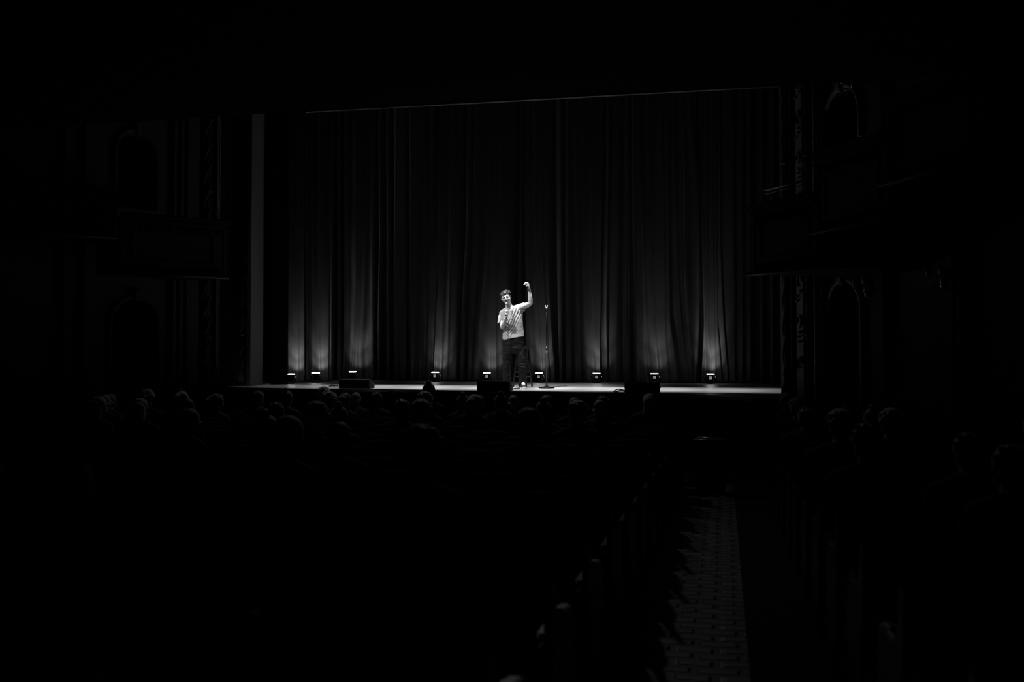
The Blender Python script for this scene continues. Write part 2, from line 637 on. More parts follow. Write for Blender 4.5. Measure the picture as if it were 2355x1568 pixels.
def pilaster(name, p, wx, dy, z0, z1, rz, m, flutes=0, label=''):
    """moulded upright: shaft with base, mouldings and optional flutes; one mesh."""
    bm = bmesh.new()
    R = Matrix.Rotation(rz, 3, 'Z')
    p = Vector((p[0], p[1], 0))

    def B(c, s, bev=0):
        box(bm, p + R @ Vector((c[0], c[1], 0)) + Vector((0, 0, c[2])), s, rz, bev)
    B((0, 0, (z0 + z1) / 2), (wx, dy, z1 - z0))
    B((0, -.01, z0 + .12), (wx * 1.25, dy * 1.2, .24), .02)
    B((0, -.01, z0 + .30), (wx * 1.12, dy * 1.12, .10), .02)
    for k in range(flutes):
        x = -wx / 2 + wx * (k + .5) / flutes
        q = p + R @ Vector((x, -dy / 2, 0))
        capsule(bm, (q.x, q.y, z0 + .4), (q.x, q.y, z1 - .1), wx / flutes * .32, wx / flutes * .32, 8)
    return tag(obj(name, bm, m), kind='structure')


def rope_column(name, p, r, z0, z1, m):
    bm = bmesh.new()
    lathe(bm, [(r * 1.7, z0), (r * 1.7, z0 + .1), (r * 1.2, z0 + .16), (r, z0 + .3), (r, z1)], (p[0], p[1], 0), 14)
    for s in range(3):
        pts = []
        n = int((z1 - z0) / .05)
        for i in range(n):
            z = z0 + .3 + (z1 - z0 - .3) * i / n
            a = z * 5.0 + s * 2 * PI / 3
            pts.append((p[0] + math.cos(a) * r, p[1] + math.sin(a) * r, z))
        tube(bm, pts, r * .38, 6)
    z = z0 + .9
    while z < z1:
        lathe(bm, [(r * 1.05, z), (r * 1.5, z + .02), (r * 1.5, z + .05), (r * 1.05, z + .07)], (p[0], p[1], 0), 12)
        z += 1.35
    return tag(obj(name, bm, m), kind='structure')


def scroll_band(name, a, b, z0, z1, m):
    """flat upright panel between plan points a and b carved with foliage scrolls."""
    bm = bmesh.new()
    a = Vector((a[0], a[1], 0)); b = Vector((b[0], b[1], 0))
    d = (b - a); w_ = d.length; d.normalize()
    n = Vector((-d.y, d.x, 0))
    if (CAM - a).dot(n) < 0: n = -n
    mid = (a + b) / 2
    ang = math.atan2(d.y, d.x)
    box(bm, (mid.x, mid.y, (z0 + z1) / 2), (w_, .06, z1 - z0), ang)
    z = z0 + .5
    rnd = random.Random(3)
    while z < z1:
        s = 1 if rnd.random() < .5 else -1
        pts = []
        for k in range(15):
            t = k / 14 * 1.5 * PI
            rr = w_ * .36 * (1 - .35 * k / 14)
            pts.append(mid + d * (s * rr * math.cos(t)) + n * .045 + Vector((0, 0, z + rr * 1.6 * math.sin(t))))
        tube(bm, pts, .014, 6)
        for k in range(3):
            q = mid + d * (rnd.uniform(-.3, .3) * w_) + n * .045
            ellipsoid(bm, (q.x, q.y, z + .33 + .07 * k), (.03, .03, .022), n=8, m=6)
        z += .62
    return tag(obj(name, bm, m), kind='structure')


# left of the opening: pale strip, then carved uprights standing on the stage platform
A = at_d(575.3, 888, 18.65); B_ = at_d(602.5, 886, 19.25)
bm = bmesh.new()
d = (B_ - A); mid = (A + B_) / 2
prism(bm, [(A.x, A.y), (B_.x, B_.y), (B_.x - .14, B_.y + .06), (A.x - .10, A.y + .04)], 0, 9.6)
tag(obj('trim_6', bm, M['trim_light']), kind='structure')


def base_at(px, py):
    q = at_z(px, py)
    return q


q = base_at(552, 887.5); rope_column('trim_7', (q.x, q.y + .05), .07, 0, 9.6, M['plaster'])
q = base_at(535, 888); pilaster('trim_8', (q.x, q.y + .15), .13, .12, 0, 9.6, .4, M['panel'])
a = base_at(500, 888.5); b = base_at(523, 888.3); scroll_band('trim_9', (a.x, a.y + .12), (b.x, b.y + .12), 0, 9.6, M['plaster'])
q = base_at(491, 889); pilaster('trim_10', (q.x, q.y + .1), .085, .1, 0, 9.6, .3, M['plaster_pale'], 1)
q = base_at(466, 889.5); rope_column('trim_11', (q.x, q.y + .1), .075, 0, 9.6, M['plaster'])
bm = bmesh.new()                     # wall piece behind those uprights
wA = base_at(457, 889.5); wB = base_at(573, 885)
prism(bm, [(wA.x - .1, wA.y + .28), (wB.x, wB.y + .12), (wB.x - .2, wB.y + 1.0), (wA.x - .6, wA.y + 1.0)], FLOOR_FRONT, 9.6)
tag(obj('wall_proscenium_left', bm, M['plaster']), kind='structure')

for k, (px, wd, fl, mm, nm) in enumerate([(432, .20, 3, 'plaster', 12), (408, .05, 1, 'plaster', 13), (392, .05, 1, 'plaster', 14),
                                          (205, .30, 2, 'plaster', 15), (142, .08, 1, 'plaster', 16)]):
    t, s = wall_t(LW0, LD, px)
    q = on_wall(LW0, LD, t, .05, 1)
    pilaster('trim_%d' % nm, (q.x, q.y), wd * 1.15, .1, FLOOR_FRONT, 9.6, math.atan2(-LD[1], -LD[0]) + PI, M[mm], fl)

# right of the opening
bm = bmesh.new()
rA = at_z(1797, 905.5); rB = at_z(1872, 913.5)
prism(bm, [(rA.x, rA.y + .05), (rB.x, rB.y + .1), (rB.x + 1.2, rB.y + .6), (rA.x + .3, rA.y + 1.4)], FLOOR_FRONT, 9.6)
tag(obj('wall_proscenium_right', bm, M['panel']), kind='structure')
q = base_at(1812, 908); rope_column('trim_17', (q.x, q.y + .0), .06, 0, 9.6, M['plaster'])
a = base_at(1838, 911); b = base_at(1853, 912.5); scroll_band('trim_18', (a.x, a.y), (b.x, b.y), 0, 9.6, M['plaster_pale'])
q = base_at(1864, 913.5); rope_column('trim_19', (q.x, q.y + .05), .05, 0, 9.6, M['plaster'])
q = base_at(1826, 909.5); pilaster('trim_20', (q.x, q.y + .1), .07, .1, 0, 9.6, -.3, M['plaster'], 1)
for px, wd, fl, mm, nm in [(1893, .10, 1, 'plaster_pale', 21), (1908, .05, 1, 'plaster', 22), (2050, .06, 1, 'plaster', 23),
                           (2222, .22, 2, 'plaster', 24)]:
    t, s = wall_t(RW0, RD, px)
    q = on_wall(RW0, RD, t, .05, -1)
    pilaster('trim_%d' % nm, (q.x, q.y), wd * 1.2, .1, FLOOR_FRONT, 9.6, math.atan2(RD[1], RD[0]), M[mm], fl)

# ---- the boxes (loges) along both walls ------------------------------------------------


def loge(a, b, da, db, zb, zt, into, label, rail=None, curved=False):
    """box front between image columns a and b at view distances da, db; reaches back to the wall by `into`."""
    P = at_d(a, 790, da); Q = at_d(b, 790, db)
    P.z = Q.z = 0
    root = empty('theatre_box', ((P.x + Q.x) / 2, (P.y + Q.y) / 2, zb))
    tag(root, label, 'theatre box', 'boxes along the side walls')
    off = -root.location
    d = (Q - P); L = d.length; d.normalize()
    n = Vector((-d.y, d.x, 0))
    if (CAM - P).dot(n) < 0: n = -n          # n looks into the hall
    ang = math.atan2(d.y, d.x)
    mid = (P + Q) / 2

    def B(bm, u0, u1, z0, z1, off_n, thick, bev=0.0):
        c = P + d * ((u0 + u1) / 2) + n * off_n + off
        box(bm, (c.x, c.y, (z0 + z1) / 2 + off.z), (abs(u1 - u0), thick, z1 - z0), ang, bev)
    H = zt - zb
    bm = bmesh.new()
    B(bm, 0, L, zb + .10, zt - .08, -.05, .08)
    prism_pts = [P, Q, Q - n * into, P - n * into]
    B(bm, 0, .06, zb + .1, zt - .05, -.05 - 0, .06)
    for s in (0, L):                          # side cheeks back to the wall
        c = P + d * s - n * (into / 2) + off
        box(bm, (c.x, c.y, H / 2), (.06, into, H * .9), ang)
    obj('parapet', bm, M['panel'], root)
    bm = bmesh.new()
    prism(bm, [((v + off).x, (v + off).y) for v in prism_pts], .02, .10)
    obj('box_floor', bm, M['ceiling'], root)
    bm = bmesh.new()
    B(bm, -.03, L + .03, zt - .08, zt, 0.0, .16, .02)
    B(bm, -.02, L + .02, zt - .14, zt - .09, 0.0, .10, .01)
    k = 0.12
    while k < L - .1:
        c = P + d * k + n * .01 + off
        ellipsoid(bm, (c.x, c.y, H - .20), (.035, .02, .045), n=8, m=6)
        k += .16
    obj('cornice', bm, M['plaster'], root)
    bm = bmesh.new()
    B(bm, -.02, L + .02, zb, zb + .045, .02, .14, .012)
    k = 0.1
    while k < L - .05:
        c = P + d * k + n * .0 + off
        ellipsoid(bm, (c.x, c.y, .11), (.04, .025, .045), n=8, m=6)
        k += .13
    obj('base_moulding', bm, M['plaster'], root)
    bm = bmesh.new()
    u0, u1, z0, z1 = L * .12, L * .92, zb + H * .22, zt - H * .28
    for (a0, a1, b0, b1) in ((u0, u1, z0, z0 + .025), (u0, u1, z1 - .025, z1), (u0, u0 + .025, z0, z1), (u1 - .025, u1, z0, z1)):
        B(bm, a0, a1, b0, b1, .0, .03, .004)
    obj('panel_frame', bm, M['plaster'], root)
    bm = bmesh.new()
    lip0 = P + n * .10 + off; lip1 = Q + n * .10 + off
    tube(bm, [(lip0.x, lip0.y, 0.005), (lip1.x, lip1.y, 0.005)], .012, 8)
    obj('bottom_bead', bm, M['plaster_pale'], root)
    if rail:
        z = H + rail
        a_, b_ = P + d * (L * .14) - n * .06 + off, P + d * (L * .88) - n * .06 + off
        bm = bmesh.new()
        tube(bm, [(a_.x, a_.y, z), (b_.x, b_.y, z)], .014, 8)
        tube(bm, [(a_.x, a_.y, z - .05), (b_.x, b_.y, z - .05)], .006, 8)
        for v in (a_, (a_ + b_) / 2, b_):
            tube(bm, [(v.x, v.y, H - .04), (v.x, v.y, z)], .008, 8)
        r_ = obj('handrail', bm, M['rail'], root)
        r_['label'] = 'thin shiny metal handrail'
    return root


loge(517, 281, 16.2, 15.05, 1.85, 2.80, 1.0, 'dark box on the left wall, nearest the stage opening, below an arch', rail=None)
loge(262, -70, 14.3, 13.1, 2.30, 3.05, 1.0, 'dark box on the left wall at the edge of the picture, farther from the stage')
loge(1732, 1877, 13.0, 11.75, 1.68, 2.60, 1.55, 'dark box jutting in front of the curtain with a shiny handrail on top', rail=.18)
loge(1882, 2040, 11.65, 10.3, 2.07, 3.02, 1.5, 'middle dark box of the three stepping up the right wall')
loge(2044, 2260, 10.3, 8.9, 2.42, 3.35, 1.5, 'highest dark box of the three on the right wall, farthest from the stage')

# ---- wall sconces, unlit ----------------------------------------------------------------


def sconce(px, py, label):
    t, s = wall_t(RW0, RD, px)
    z = wall_z(px, py, s)
    q = on_wall(RW0, RD, t, .0, -1); n = on_wall(RW0, RD, t, 1, -1) - q
    root = empty('wall_sconce', (q.x, q.y, z)); tag(root, label, 'wall lamp', 'unlit sconces on the right wall')
    bm = bmesh.new()
    ellipsoid(bm, n * .02, (.06, .06, .12))
    obj('back_plate', bm, M['rail'], root)
    dr = Vector((RD[0], RD[1], 0))
    for sg in (-1, 1):
        bm = bmesh.new()
        tube(bm, spline([n * .02, n * .10 + dr * (.05 * sg) + Vector((0, 0, -.06)), n * .14 + dr * (.12 * sg) + Vector((0, 0, -.02)),
                         n * .14 + dr * (.13 * sg) + Vector((0, 0, .05))], 5), .008)
        arm = obj('arm', bm, M['rail'], root)
        bm = bmesh.new()
        c = n * .14 + dr * (.13 * sg)
        lathe(bm, [(.02, .05), (.035, .07), (.045, .12), (.03, .17), (.015, .18)], c, 12)
        obj('shade', bm, M['glass'], arm)
    return root


sconce(2001, 664, 'small ornate unlit wall lamp under the stepped boxes, nearer the stage')
sconce(2178, 645, 'small ornate unlit wall lamp farthest right under the highest box')
sconce(1976, 196, 'small ornate unlit wall lamp high up above the middle box')

# ------------------------------------------------------------------ curtains
CURT_Y = 20.5
ZTOP = 9.0


def lerp_line(pts, y):
    """pts = [(x, y), ...] sorted by falling y (bottom first)."""
    if y >= pts[0][1]: 
        if len(pts) > 1:
            (x0, y0), (x1, y1) = pts[0], pts[1]
            return x0 + (x0 - x1) / max(1, (y0 - y1)) * min(y - y0, 15)
        return pts[0][0]
    for (x0, y0), (x1, y1) in zip(pts, pts[1:]):
        if y1 <= y <= y0:
            t = (y0 - y) / (y0 - y1)
            return x0 + (x1 - x0) * t
    return pts[-1][0]


def curtain(name, lines, Y, x_left, x_right, label, depth=0.55, maxd=0.22, step=0.012, seed=0, bottom_y=None, sharp=1.0, group=None):
    """lines: fold crests read from the photograph, as polylines of pixels on the curtain's plane; the cloth bellies
    back between neighbouring crests. x_left, x_right: the same for the two edges."""
    allL = [x_left] + lines + [x_right]
    rnd = random.Random(seed)
    dep = [rnd.choice((.35, .6, .9, 1.2, 1.5)) for _ in allL]
    tex = [rnd.uniform(0, 100) for _ in allL]
    warp = [rnd.uniform(.42, .75) for _ in allL]
    flip = [rnd.random() < .2 for _ in allL]
    rows = []
    pts_z = []
    z = 0.015
    while z < ZTOP:
        pts_z.append(z)
        z += 0.06 if z < 2.6 else (0.12 if z < 5.5 else .5)
    XL = min(at_Y(lerp_line(x_left, y), y, Y).x for y in (880, 560, 240))
    nseg = [max(8, int(abs(at_Y(lerp_line(b, 600), 600, Y).x - at_Y(lerp_line(a, 600), 600, Y).x) / step))
            for a, b in zip(allL, allL[1:])]
    bm = bmesh.new()
    for z in pts_z:
        # image row of this height at mid curtain
        q = Vector((at_Y(lerp_line(allL[len(allL) // 2], 600), 600, Y).x, Y, z))
        r = q - CAM
        py = CY - F * (r.dot(UP) / r.dot(FP))
        xs = [at_Y(lerp_line(l, py), py, Y).x for l in allL]
        for i in range(1, len(xs)):
            if xs[i] < xs[i - 1] + .03: xs[i] = xs[i - 1] + .03
        row = []
        for i, (a, b) in enumerate(zip(xs, xs[1:])):
            n = nseg[i]
            D = min(maxd, depth * (b - a)) * dep[i]
            D *= 1.0 + .25 * noise.noise(Vector((tex[i], z * .5, 0)))
            for k in range(n + (1 if i == len(nseg) - 1 else 0)):
                t = k / n
                tw = t ** warp[i] if not flip[i] else 1 - (1 - t) ** warp[i]
                s = math.sin(PI * tw)
                prof = s * s * (1 - .6 * sharp) + s * .6 * sharp
                x = a + (b - a) * t
                y = Y + D * prof
                y += .006 * noise.noise(Vector((x * 9 + seed, z * 1.3, 1.0))) + .003 * noise.noise(Vector((x * 25, z * 7, 4.0 + seed)))
                y += .02 * noise.noise(Vector((x * 1.7 + seed, z * .45, 7.0)))
                row.append(bm.verts.new((x, y, z)))
        rows.append(row)
    for a, b in zip(rows, rows[1:]):
        for k in range(len(a) - 1):
            f = bm.faces.new((a[k], a[k + 1], b[k + 1], b[k]))
            f.smooth = True
    o = obj(name, bm, M['curtain'])
    s = o.modifiers.new('thickness', 'SOLIDIFY')
    s.thickness = 0.006
    s.offset = 1
    tag(o, label, 'curtain', group)
    return o


V = lambda x: [(x, 880), (x, 240)]
G = 'curtains hanging across the stage'
# wing piece on the far left, then the narrow one beside it, each a little nearer than the main curtain
curtain('stage_curtain', [[(643, 880), (643, 240)], [(664, 880), (662, 600), (660, 240)], [(686, 880), (684, 700), (684, 240)]], 18.75,
        [(626, 880), (626, 240)], [(700, 880), (700, 240)], 'narrow smooth black curtain at the far left, hanging nearest the pale strip', .22, .05, seed=1, group=G)
curtain('stage_curtain', [[(719, 880), (716, 500), (715, 240)], [(737, 875), (733, 760), (730.5, 660), (730, 560), (729, 240)],
                          [(755, 875), (755, 700), (756, 560), (763, 240)]], 19.55,
        [(703.5, 880), (702, 560), (702.5, 240)], [(761.5, 880), (763, 560), (768, 240)],
        'second narrow black curtain from the left with one crisp bright fold', .5, .11, seed=2, group=G)
curtain('stage_curtain', [V(775), [(788, 880), (790, 700), (790, 240)], [(809, 875), (812, 800), (817, 730), (821, 640), (823, 400)],
                          [(829.5, 872), (828, 800), (834, 760), (837, 680), (841, 560), (846, 400), (847, 240)], V(858),
                          [(871, 870), (872, 700), (874, 560), (875, 240)], V(893), [(908, 880), (909, 500), (911, 240)], V(930), V(945),
                          [(966, 870), (970, 700), (971, 560), (971, 240)], [(986, 870), (989, 700), (993, 560), (998, 240)]], CURT_Y + .12,
        V(752), [(1001, 880), (1004, 760), (1010, 640), (1012, 560), (1018, 240)],
        'main black curtain panel left of the performer, dark in its middle', .6, .22, seed=3, group=G)
curtain('stage_curtain', [[(1014, 870), (1016, 800), (1020, 640), (1022, 240)],
                          [(1026, 870), (1030, 810), (1033, 700), (1036, 560), (1038, 400), (1041, 240)], [(1049, 870), (1050, 700), (1056, 400)],
                          [(1062, 860), (1066, 700), (1070, 640), (1075, 560), (1078, 480), (1081, 240)],
                          [(1078, 860), (1081, 700), (1090, 560), (1095, 240)],
                          [(1092, 850), (1098, 780), (1106, 700), (1113, 620), (1118, 560), (1122, 480), (1128, 240)],
                          [(1126, 870), (1128, 700), (1131, 560), (1135, 480), (1138, 240)], [(1141, 870), (1139.5, 700), (1140, 560), (1146, 400), (1149, 240)],
                          [(1168, 870), (1168, 560), (1172, 240)], [(1190, 870), (1192, 640), (1196, 480), (1199, 240)],
                          [(1209, 870), (1208, 640), (1206, 480), (1208, 240)], [(1248, 870), (1243, 800), (1237, 720), (1233, 640), (1231, 240)],
                          [(1262, 870), (1258, 760), (1249, 600), (1246, 240)],
                          [(1274, 830), (1271, 800), (1266, 730), (1262.5, 640), (1261, 560), (1260, 400), (1260, 240)],
                          [(1291, 870), (1291, 560), (1290, 240)], V(1306), [(1324, 870), (1323, 600), (1320, 240)],
                          [(1352, 870), (1345, 780), (1341, 650), (1340, 240)],
                          [(1374, 872), (1368, 790), (1364.5, 730), (1362, 600), (1360, 240)]], CURT_Y,
        [(997, 880), (1003, 740), (1008, 640), (1010, 560), (1014, 240)], [(1380, 880), (1378.5, 800), (1381, 700), (1383, 560), (1387, 240)],
        'main black curtain panel hanging directly behind the performer and stool', .6, .22, seed=4, group=G)
curtain('stage_curtain', [[(1396, 870), (1395, 700), (1400, 400)], [(1417, 870), (1418, 700), (1421, 560), (1422, 450), (1421, 240)], V(1441),
                          [(1466, 870), (1463, 700), (1461, 560), (1457, 240)],
                          [(1489, 872), (1481, 800), (1479, 700), (1475, 560), (1472, 400), (1470, 240)],
                          [(1516, 872), (1509, 800), (1502, 730), (1497, 650), (1494, 560), (1493, 240)],
                          [(1536, 850), (1531, 780), (1530, 700), (1528, 560), (1525, 400), (1523, 240)],
                          [(1556, 840), (1549, 790), (1541, 740), (1539, 560), (1538, 240)],
                          [(1578, 840), (1573, 790), (1566, 720), (1560, 640), (1557, 560), (1553, 400), (1552, 240)],
                          [(1590, 850), (1582, 780), (1575, 700), (1571, 600), (1569, 240)], [(1598, 850), (1600, 700), (1600, 400), (1586, 240)]],
        CURT_Y + .10, [(1375, 880), (1378, 820), (1378, 700), (1381, 560), (1384, 240)], [(1620, 880), (1617, 750), (1615, 240)],
        'main black curtain panel right of the microphone stand, with slanting folds', .6, .22, seed=5, group=G)
curtain('stage_curtain', [[(1636, 870), (1632, 800), (1627, 740), (1626, 560), (1624, 240)], [(1646, 870), (1644, 780), (1641, 560), (1640, 240)],
                          [(1659, 870), (1653, 800), (1649, 750), (1648, 560), (1648, 240)],
                          [(1673, 850), (1669, 800), (1664, 740), (1660, 660), (1657, 560), (1655, 240)],
                          [(1690, 870), (1690, 700), (1688, 560), (1686, 240)], V(1708), [(1727, 870), (1726, 560), (1724, 240)], V(1754), V(1778)],
        CURT_Y, [(1614, 880), (1617, 800), (1619, 740), (1615, 560), (1612, 240)], V(1830),
        'main black curtain panel at the far right with a bright flared fold at its foot', .5, .16, seed=6, group=G)
# black masking flat between the pale strip and the first curtain
bm = bmesh.new()
a = at_z(604, 886.6); b = at_z(632, 886.2)
box(bm, ((a.x + b.x) / 2 - .02, (a.y + b.y) / 2 + .50, 4.5), ((b - a).length + .1, .05, 9.0), math.atan2(b.y - a.y, b.x - a.x), 0.004)
tag(obj('masking_flat', bm, M['mask']), 'flat black masking panel between the pale strip and the leftmost curtain', 'masking panel')

# ------------------------------------------------------------------ uplights


def make_uplight():
    root = empty('floor_uplight')
    bm = bmesh.new()
    box(bm, (0, 0, .115), (.105, .085, .12), 0, .010)
    box(bm, (0, 0, .176), (.150, .10, .018), 0, .004)
    for k in range(5):
        box(bm, (0, .046, .075 + k * .02), (.085, .012, .006))
    obj('housing', bm, M['black_metal'], root)
    bm = bmesh.new()
    box(bm, (0, 0, .193), (.148, .092, .012), 0, .004)
    ln = obj('lens', bm, M['lens'], root); ln['label'] = 'glowing white lens'
    bm = bmesh.new()
    tube(bm, spline([(-.085, 0, .125), (-.09, 0, .05), (-.06, 0, .012), (.06, 0, .012), (.09, 0, .05), (.085, 0, .125)], 5), .008, 8)
    obj('yoke', bm, M['black_metal'], root)
    for s in (-1, 1):
        bm = bmesh.new()
        R = Matrix.Rotation(PI / 2 * s, 3, 'Y')
        lathe(bm, [(.006, 0), (.006, .02), (.016, .022), (.018, .038), (.010, .042)], (s * .075, 0, .125), 12, rot=R)
        kb = obj('knob', bm, M['chrome'] if s > 0 else M['black_metal'], root)
    bm = bmesh.new()
    box(bm, (-.003, -.045, .122), (.052, .004, .052), 0, .001)
    st = obj('display', bm, M['display'], root); st['label'] = 'small lit square display with dark characters'
    bm = bmesh.new()
    for (x, z, w_) in ((-.012, .133, .018), (.010, .133, .010), (-.006, .122, .028), (.012, .112, .012), (-.012, .111, .01)):
        box(bm, (x - .003, -.0475, z), (w_, .002, .005))
    obj('print', bm, M['ink'], st)
    return root


ups = [(669, 884.0, 18.47, 'leftmost', 0), (726, 880.0, 19.28, 'second from the left', 1), (811, 877.5, 20.26, '', 2), (1001, 878, 20.24, '', 3),
       (1120, 878.5, 20.20, '', 4), (1239, 878.6, 20.20, '', 5), (1372, 879.6, 20.20, '', 6), (1505, 880.6, 20.22, '', 7), (1634, 882, 20.18, '', 8)]
uplabels = ['small black floor uplight, leftmost of all, lighting the far left curtain',
            'small black floor uplight under the narrow curtain with one crisp bright fold',
            'small black floor uplight just above the left monitor speaker',
            'small black floor uplight on the open floor between the left and middle monitor speakers',
            'small black floor uplight directly behind the middle monitor speaker',
            'small black floor uplight between the stool and the microphone stand',
            'small black floor uplight right of the microphone stand, below a torn looking seam',
            'small black floor uplight directly behind the right monitor speaker',
            'small black floor uplight, rightmost of all, under the flared curtain fold']
UPW = [15, 14, 13, 11, 9.5, 11, 12, 11, 18]
proto = make_uplight()
aims = [.04, .03, .05, .08, .10, .03, .0, .0, .0]
CN = [58, 58, 72, 72, 72, 72, 72, 72, 72]
AZ = [.66, .66, .72, .72, .72, .72, .72, .72, .72]
for i, (px, py, Y, _, k) in enumerate(ups):
    o = proto if i == 0 else copy_tree(proto)
    q = at_Y(px, 860, Y)
    o.location = (q.x, Y, 0)
    o.rotation_euler = (0, 0, YAW * .8 + random.uniform(-.08, .08))
    tag(o, uplabels[i], 'stage light', 'uplights along the foot of the curtains')
    # the flood close to the cloth and the narrow hot core of the same lamp
    # wide flood close to the cloth, narrower and hotter towards the vertical
    for dy, dz, pw, cn in ((.50, .42, 1.1, 78), (.30, .62, 2.6, 52), (.16, 1.0, 2.8, 26)):
        spot('uplight_beam', (q.x, Y, .225), (q.x + aims[i] * .6, Y + dy, .225 + dz), UPW[i] * pw, cn, 1.0, 0.015)

for o in [o for o in bpy.data.objects if o.name.split('.')[0] == 'display']:
    if o.parent.location.x < at_Y(900, 860, 20).x:      # the first three face away: their displays are off
        o.material_slots[0].link = 'OBJECT'
        o.material_slots[0].material = M['black_plastic']
# power cable running along behind the uplights, seen as loops at their feet
bm = bmesh.new()
pts = []
for px, py in ((1462, 880.2), (1478, 880.6), (1492, 879.3), (1505, 880.4), (1518, 879.2), (1530, 881.2)):
    q = at_Y(px, 870, 20.05 + .05 * math.sin(px)); pts.append((q.x, q.y, .012 + (.02 if 1490 < px < 1520 else 0)))
tube(bm, spline(pts, 6), .009, 8)
tag(obj('power_cable', bm, M['black_plastic']), 'black power cable looped at the foot of the uplight behind the right monitor speaker', 'cable')

# ------------------------------------------------------------------ monitor speakers at the stage edge


def monitor(xl, xr, ytop, ybot, label, dr=.32):
    P = at_z(xl, ybot + .0); Q = at_z(xr, ybot + .0)
    q0 = at_z((xl + xr) / 2, ybot)
    dd = (q0 - CAM).dot(FW)
    wd = (xr - xl) * dd / F
    h = (ybot - ytop) * dd / F
    root = empty('stage_monitor', (q0.x, q0.y + .02, 0), 0.06)
    tag(root, label, 'speaker', 'low speakers along the stage edge')
    bm = bmesh.new()                 # wedge: low back to the audience, sloping face to the performer
    prof = [(0, 0), (0, h * .93), (.03, h), (.12, h), (.34, h * .45), (.36, 0)]
    a = [bm.verts.new((-wd / 2, y, z)) for y, z in prof]
    b = [bm.verts.new((wd / 2, y, z)) for y, z in prof]
    n = len(prof)
    for i in range(n): bm.faces.new((a[i], a[(i + 1) % n], b[(i + 1) % n], b[i]))
    bm.faces.new(a); bm.faces.new(b)
    bmesh.ops.bevel(bm, geom=bm.edges[:], offset=.006, segments=2, affect='EDGES')
    obj('cabinet', bm, M['speaker'], root)
    bm = bmesh.new()                 # grille on the sloping face
    sl = math.atan2(h * .55, .22)
    box(bm, (0, .235, h * .73), (wd * .88, .22, .01), 0, .003, rot=Matrix.Rotation(-sl, 3, 'X'))
    obj('grille', bm, M['grille'], root)
    bm = bmesh.new()
    box(bm, (0, -.002, h * .5), (.12, .012, .04), 0, .004)
    obj('connector_plate', bm, M['black_plastic'], root)
    for s in (-1, 1):
        bm = bmesh.new()
        tube(bm, spline([(s * wd / 2, .09, h * .55), (s * (wd / 2 + .015), .11, h * .58), (s * (wd / 2 + .015), .2, h * .5), (s * wd / 2, .22, h * .45)], 4), .007)
        obj('handle', bm, M['black_plastic'], root)
    return root


monitor(776.5, 849, 871.8, 893.8, 'low black monitor speaker at the stage edge, leftmost of three')
monitor(1095.5, 1172, 875.3, 899.2, 'low black monitor speaker in front of the performer, middle of three')
monitor(1436.5, 1517, 879.8, 903.2, 'low black monitor speaker at the stage edge, rightmost of three')


def floor_cable(pxs, label, r=.010):
    bm = bmesh.new()
    pts = [at_z(x, y) + Vector((0, 0, r + h)) for x, y, h in pxs]
    tube(bm, spline(pts, 6), r, 8)
    return tag(obj('speaker_cable', bm, M['cable']), label, 'cable')


floor_cable([(757, 889, .0), (764, 890, .03), (770, 888.4, .0), (760, 888.2, 0), (766, 889.4, .02), (777, 888.6, .0)],
            'tangled black cable on the boards left of the leftmost monitor speaker')
floor_cable([(1437, 899, .0), (1424, 898.2, .015), (1412, 900.5, .0), (1418, 902.5, 0), (1428, 901, .02), (1438, 901.5, 0)],
            'looped black cable on the boards left of the rightmost monitor speaker')
bm = bmesh.new()  # short flat white strip on the boards
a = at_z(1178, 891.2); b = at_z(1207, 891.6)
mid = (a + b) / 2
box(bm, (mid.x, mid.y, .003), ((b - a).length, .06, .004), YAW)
tag(obj('white_strip', bm, M['floor_strip']), 'short strip of white tape on the boards by the performer\'s shoe', 'floor_strip')

# ------------------------------------------------------------------ bar stool
SX, SD = 572.0, 18.35                # zoomed column of the stool's middle; distance


def stool():
    base = at_d(1100 + SX / 5.6, 790, SD); base.z = 0
    root = empty('bar_stool', base, YAW)
    tag(root, 'dark wooden bar stool behind the performer', 'stool')
    H = .745
    bm = bmesh.new()
    lathe(bm, [(.06, H - .035), (.15, H - .032), (.162, H - .02), (.162, H - .008), (.15, H), (.05, H - .004)], (0, 0, 0), 32)
    obj('seat', bm, M['wood_dark'], root)
    top, bot = .10, .185
    k45 = [math.radians(a) for a in (20, 110, 200, 290)]
    P = lambda i, z: Vector((math.cos(k45[i]), math.sin(k45[i]), 0)) * (bot + (top - bot) * z / H) + Vector((0, 0, z))
    for i in range(4):
        bm = bmesh.new()
        a, b = P(i, 0.012), P(i, H - .03)
        capsule(bm, a, b, .016, .014, 12)
        obj('leg', bm, M['wood_dark'], root)
    for i in range(4):
        j = (i + 1) % 4
        for z in ((.20, .46) if i % 2 else (.28, .50)):
            bm = bmesh.new()
            tube(bm, [P(i, z), (P(i, z) + P(j, z)) / 2, P(j, z)], .011, 8)
            obj('rung', bm, M['wood_dark'], root)
    return root


stool()

# ------------------------------------------------------------------ microphone stand


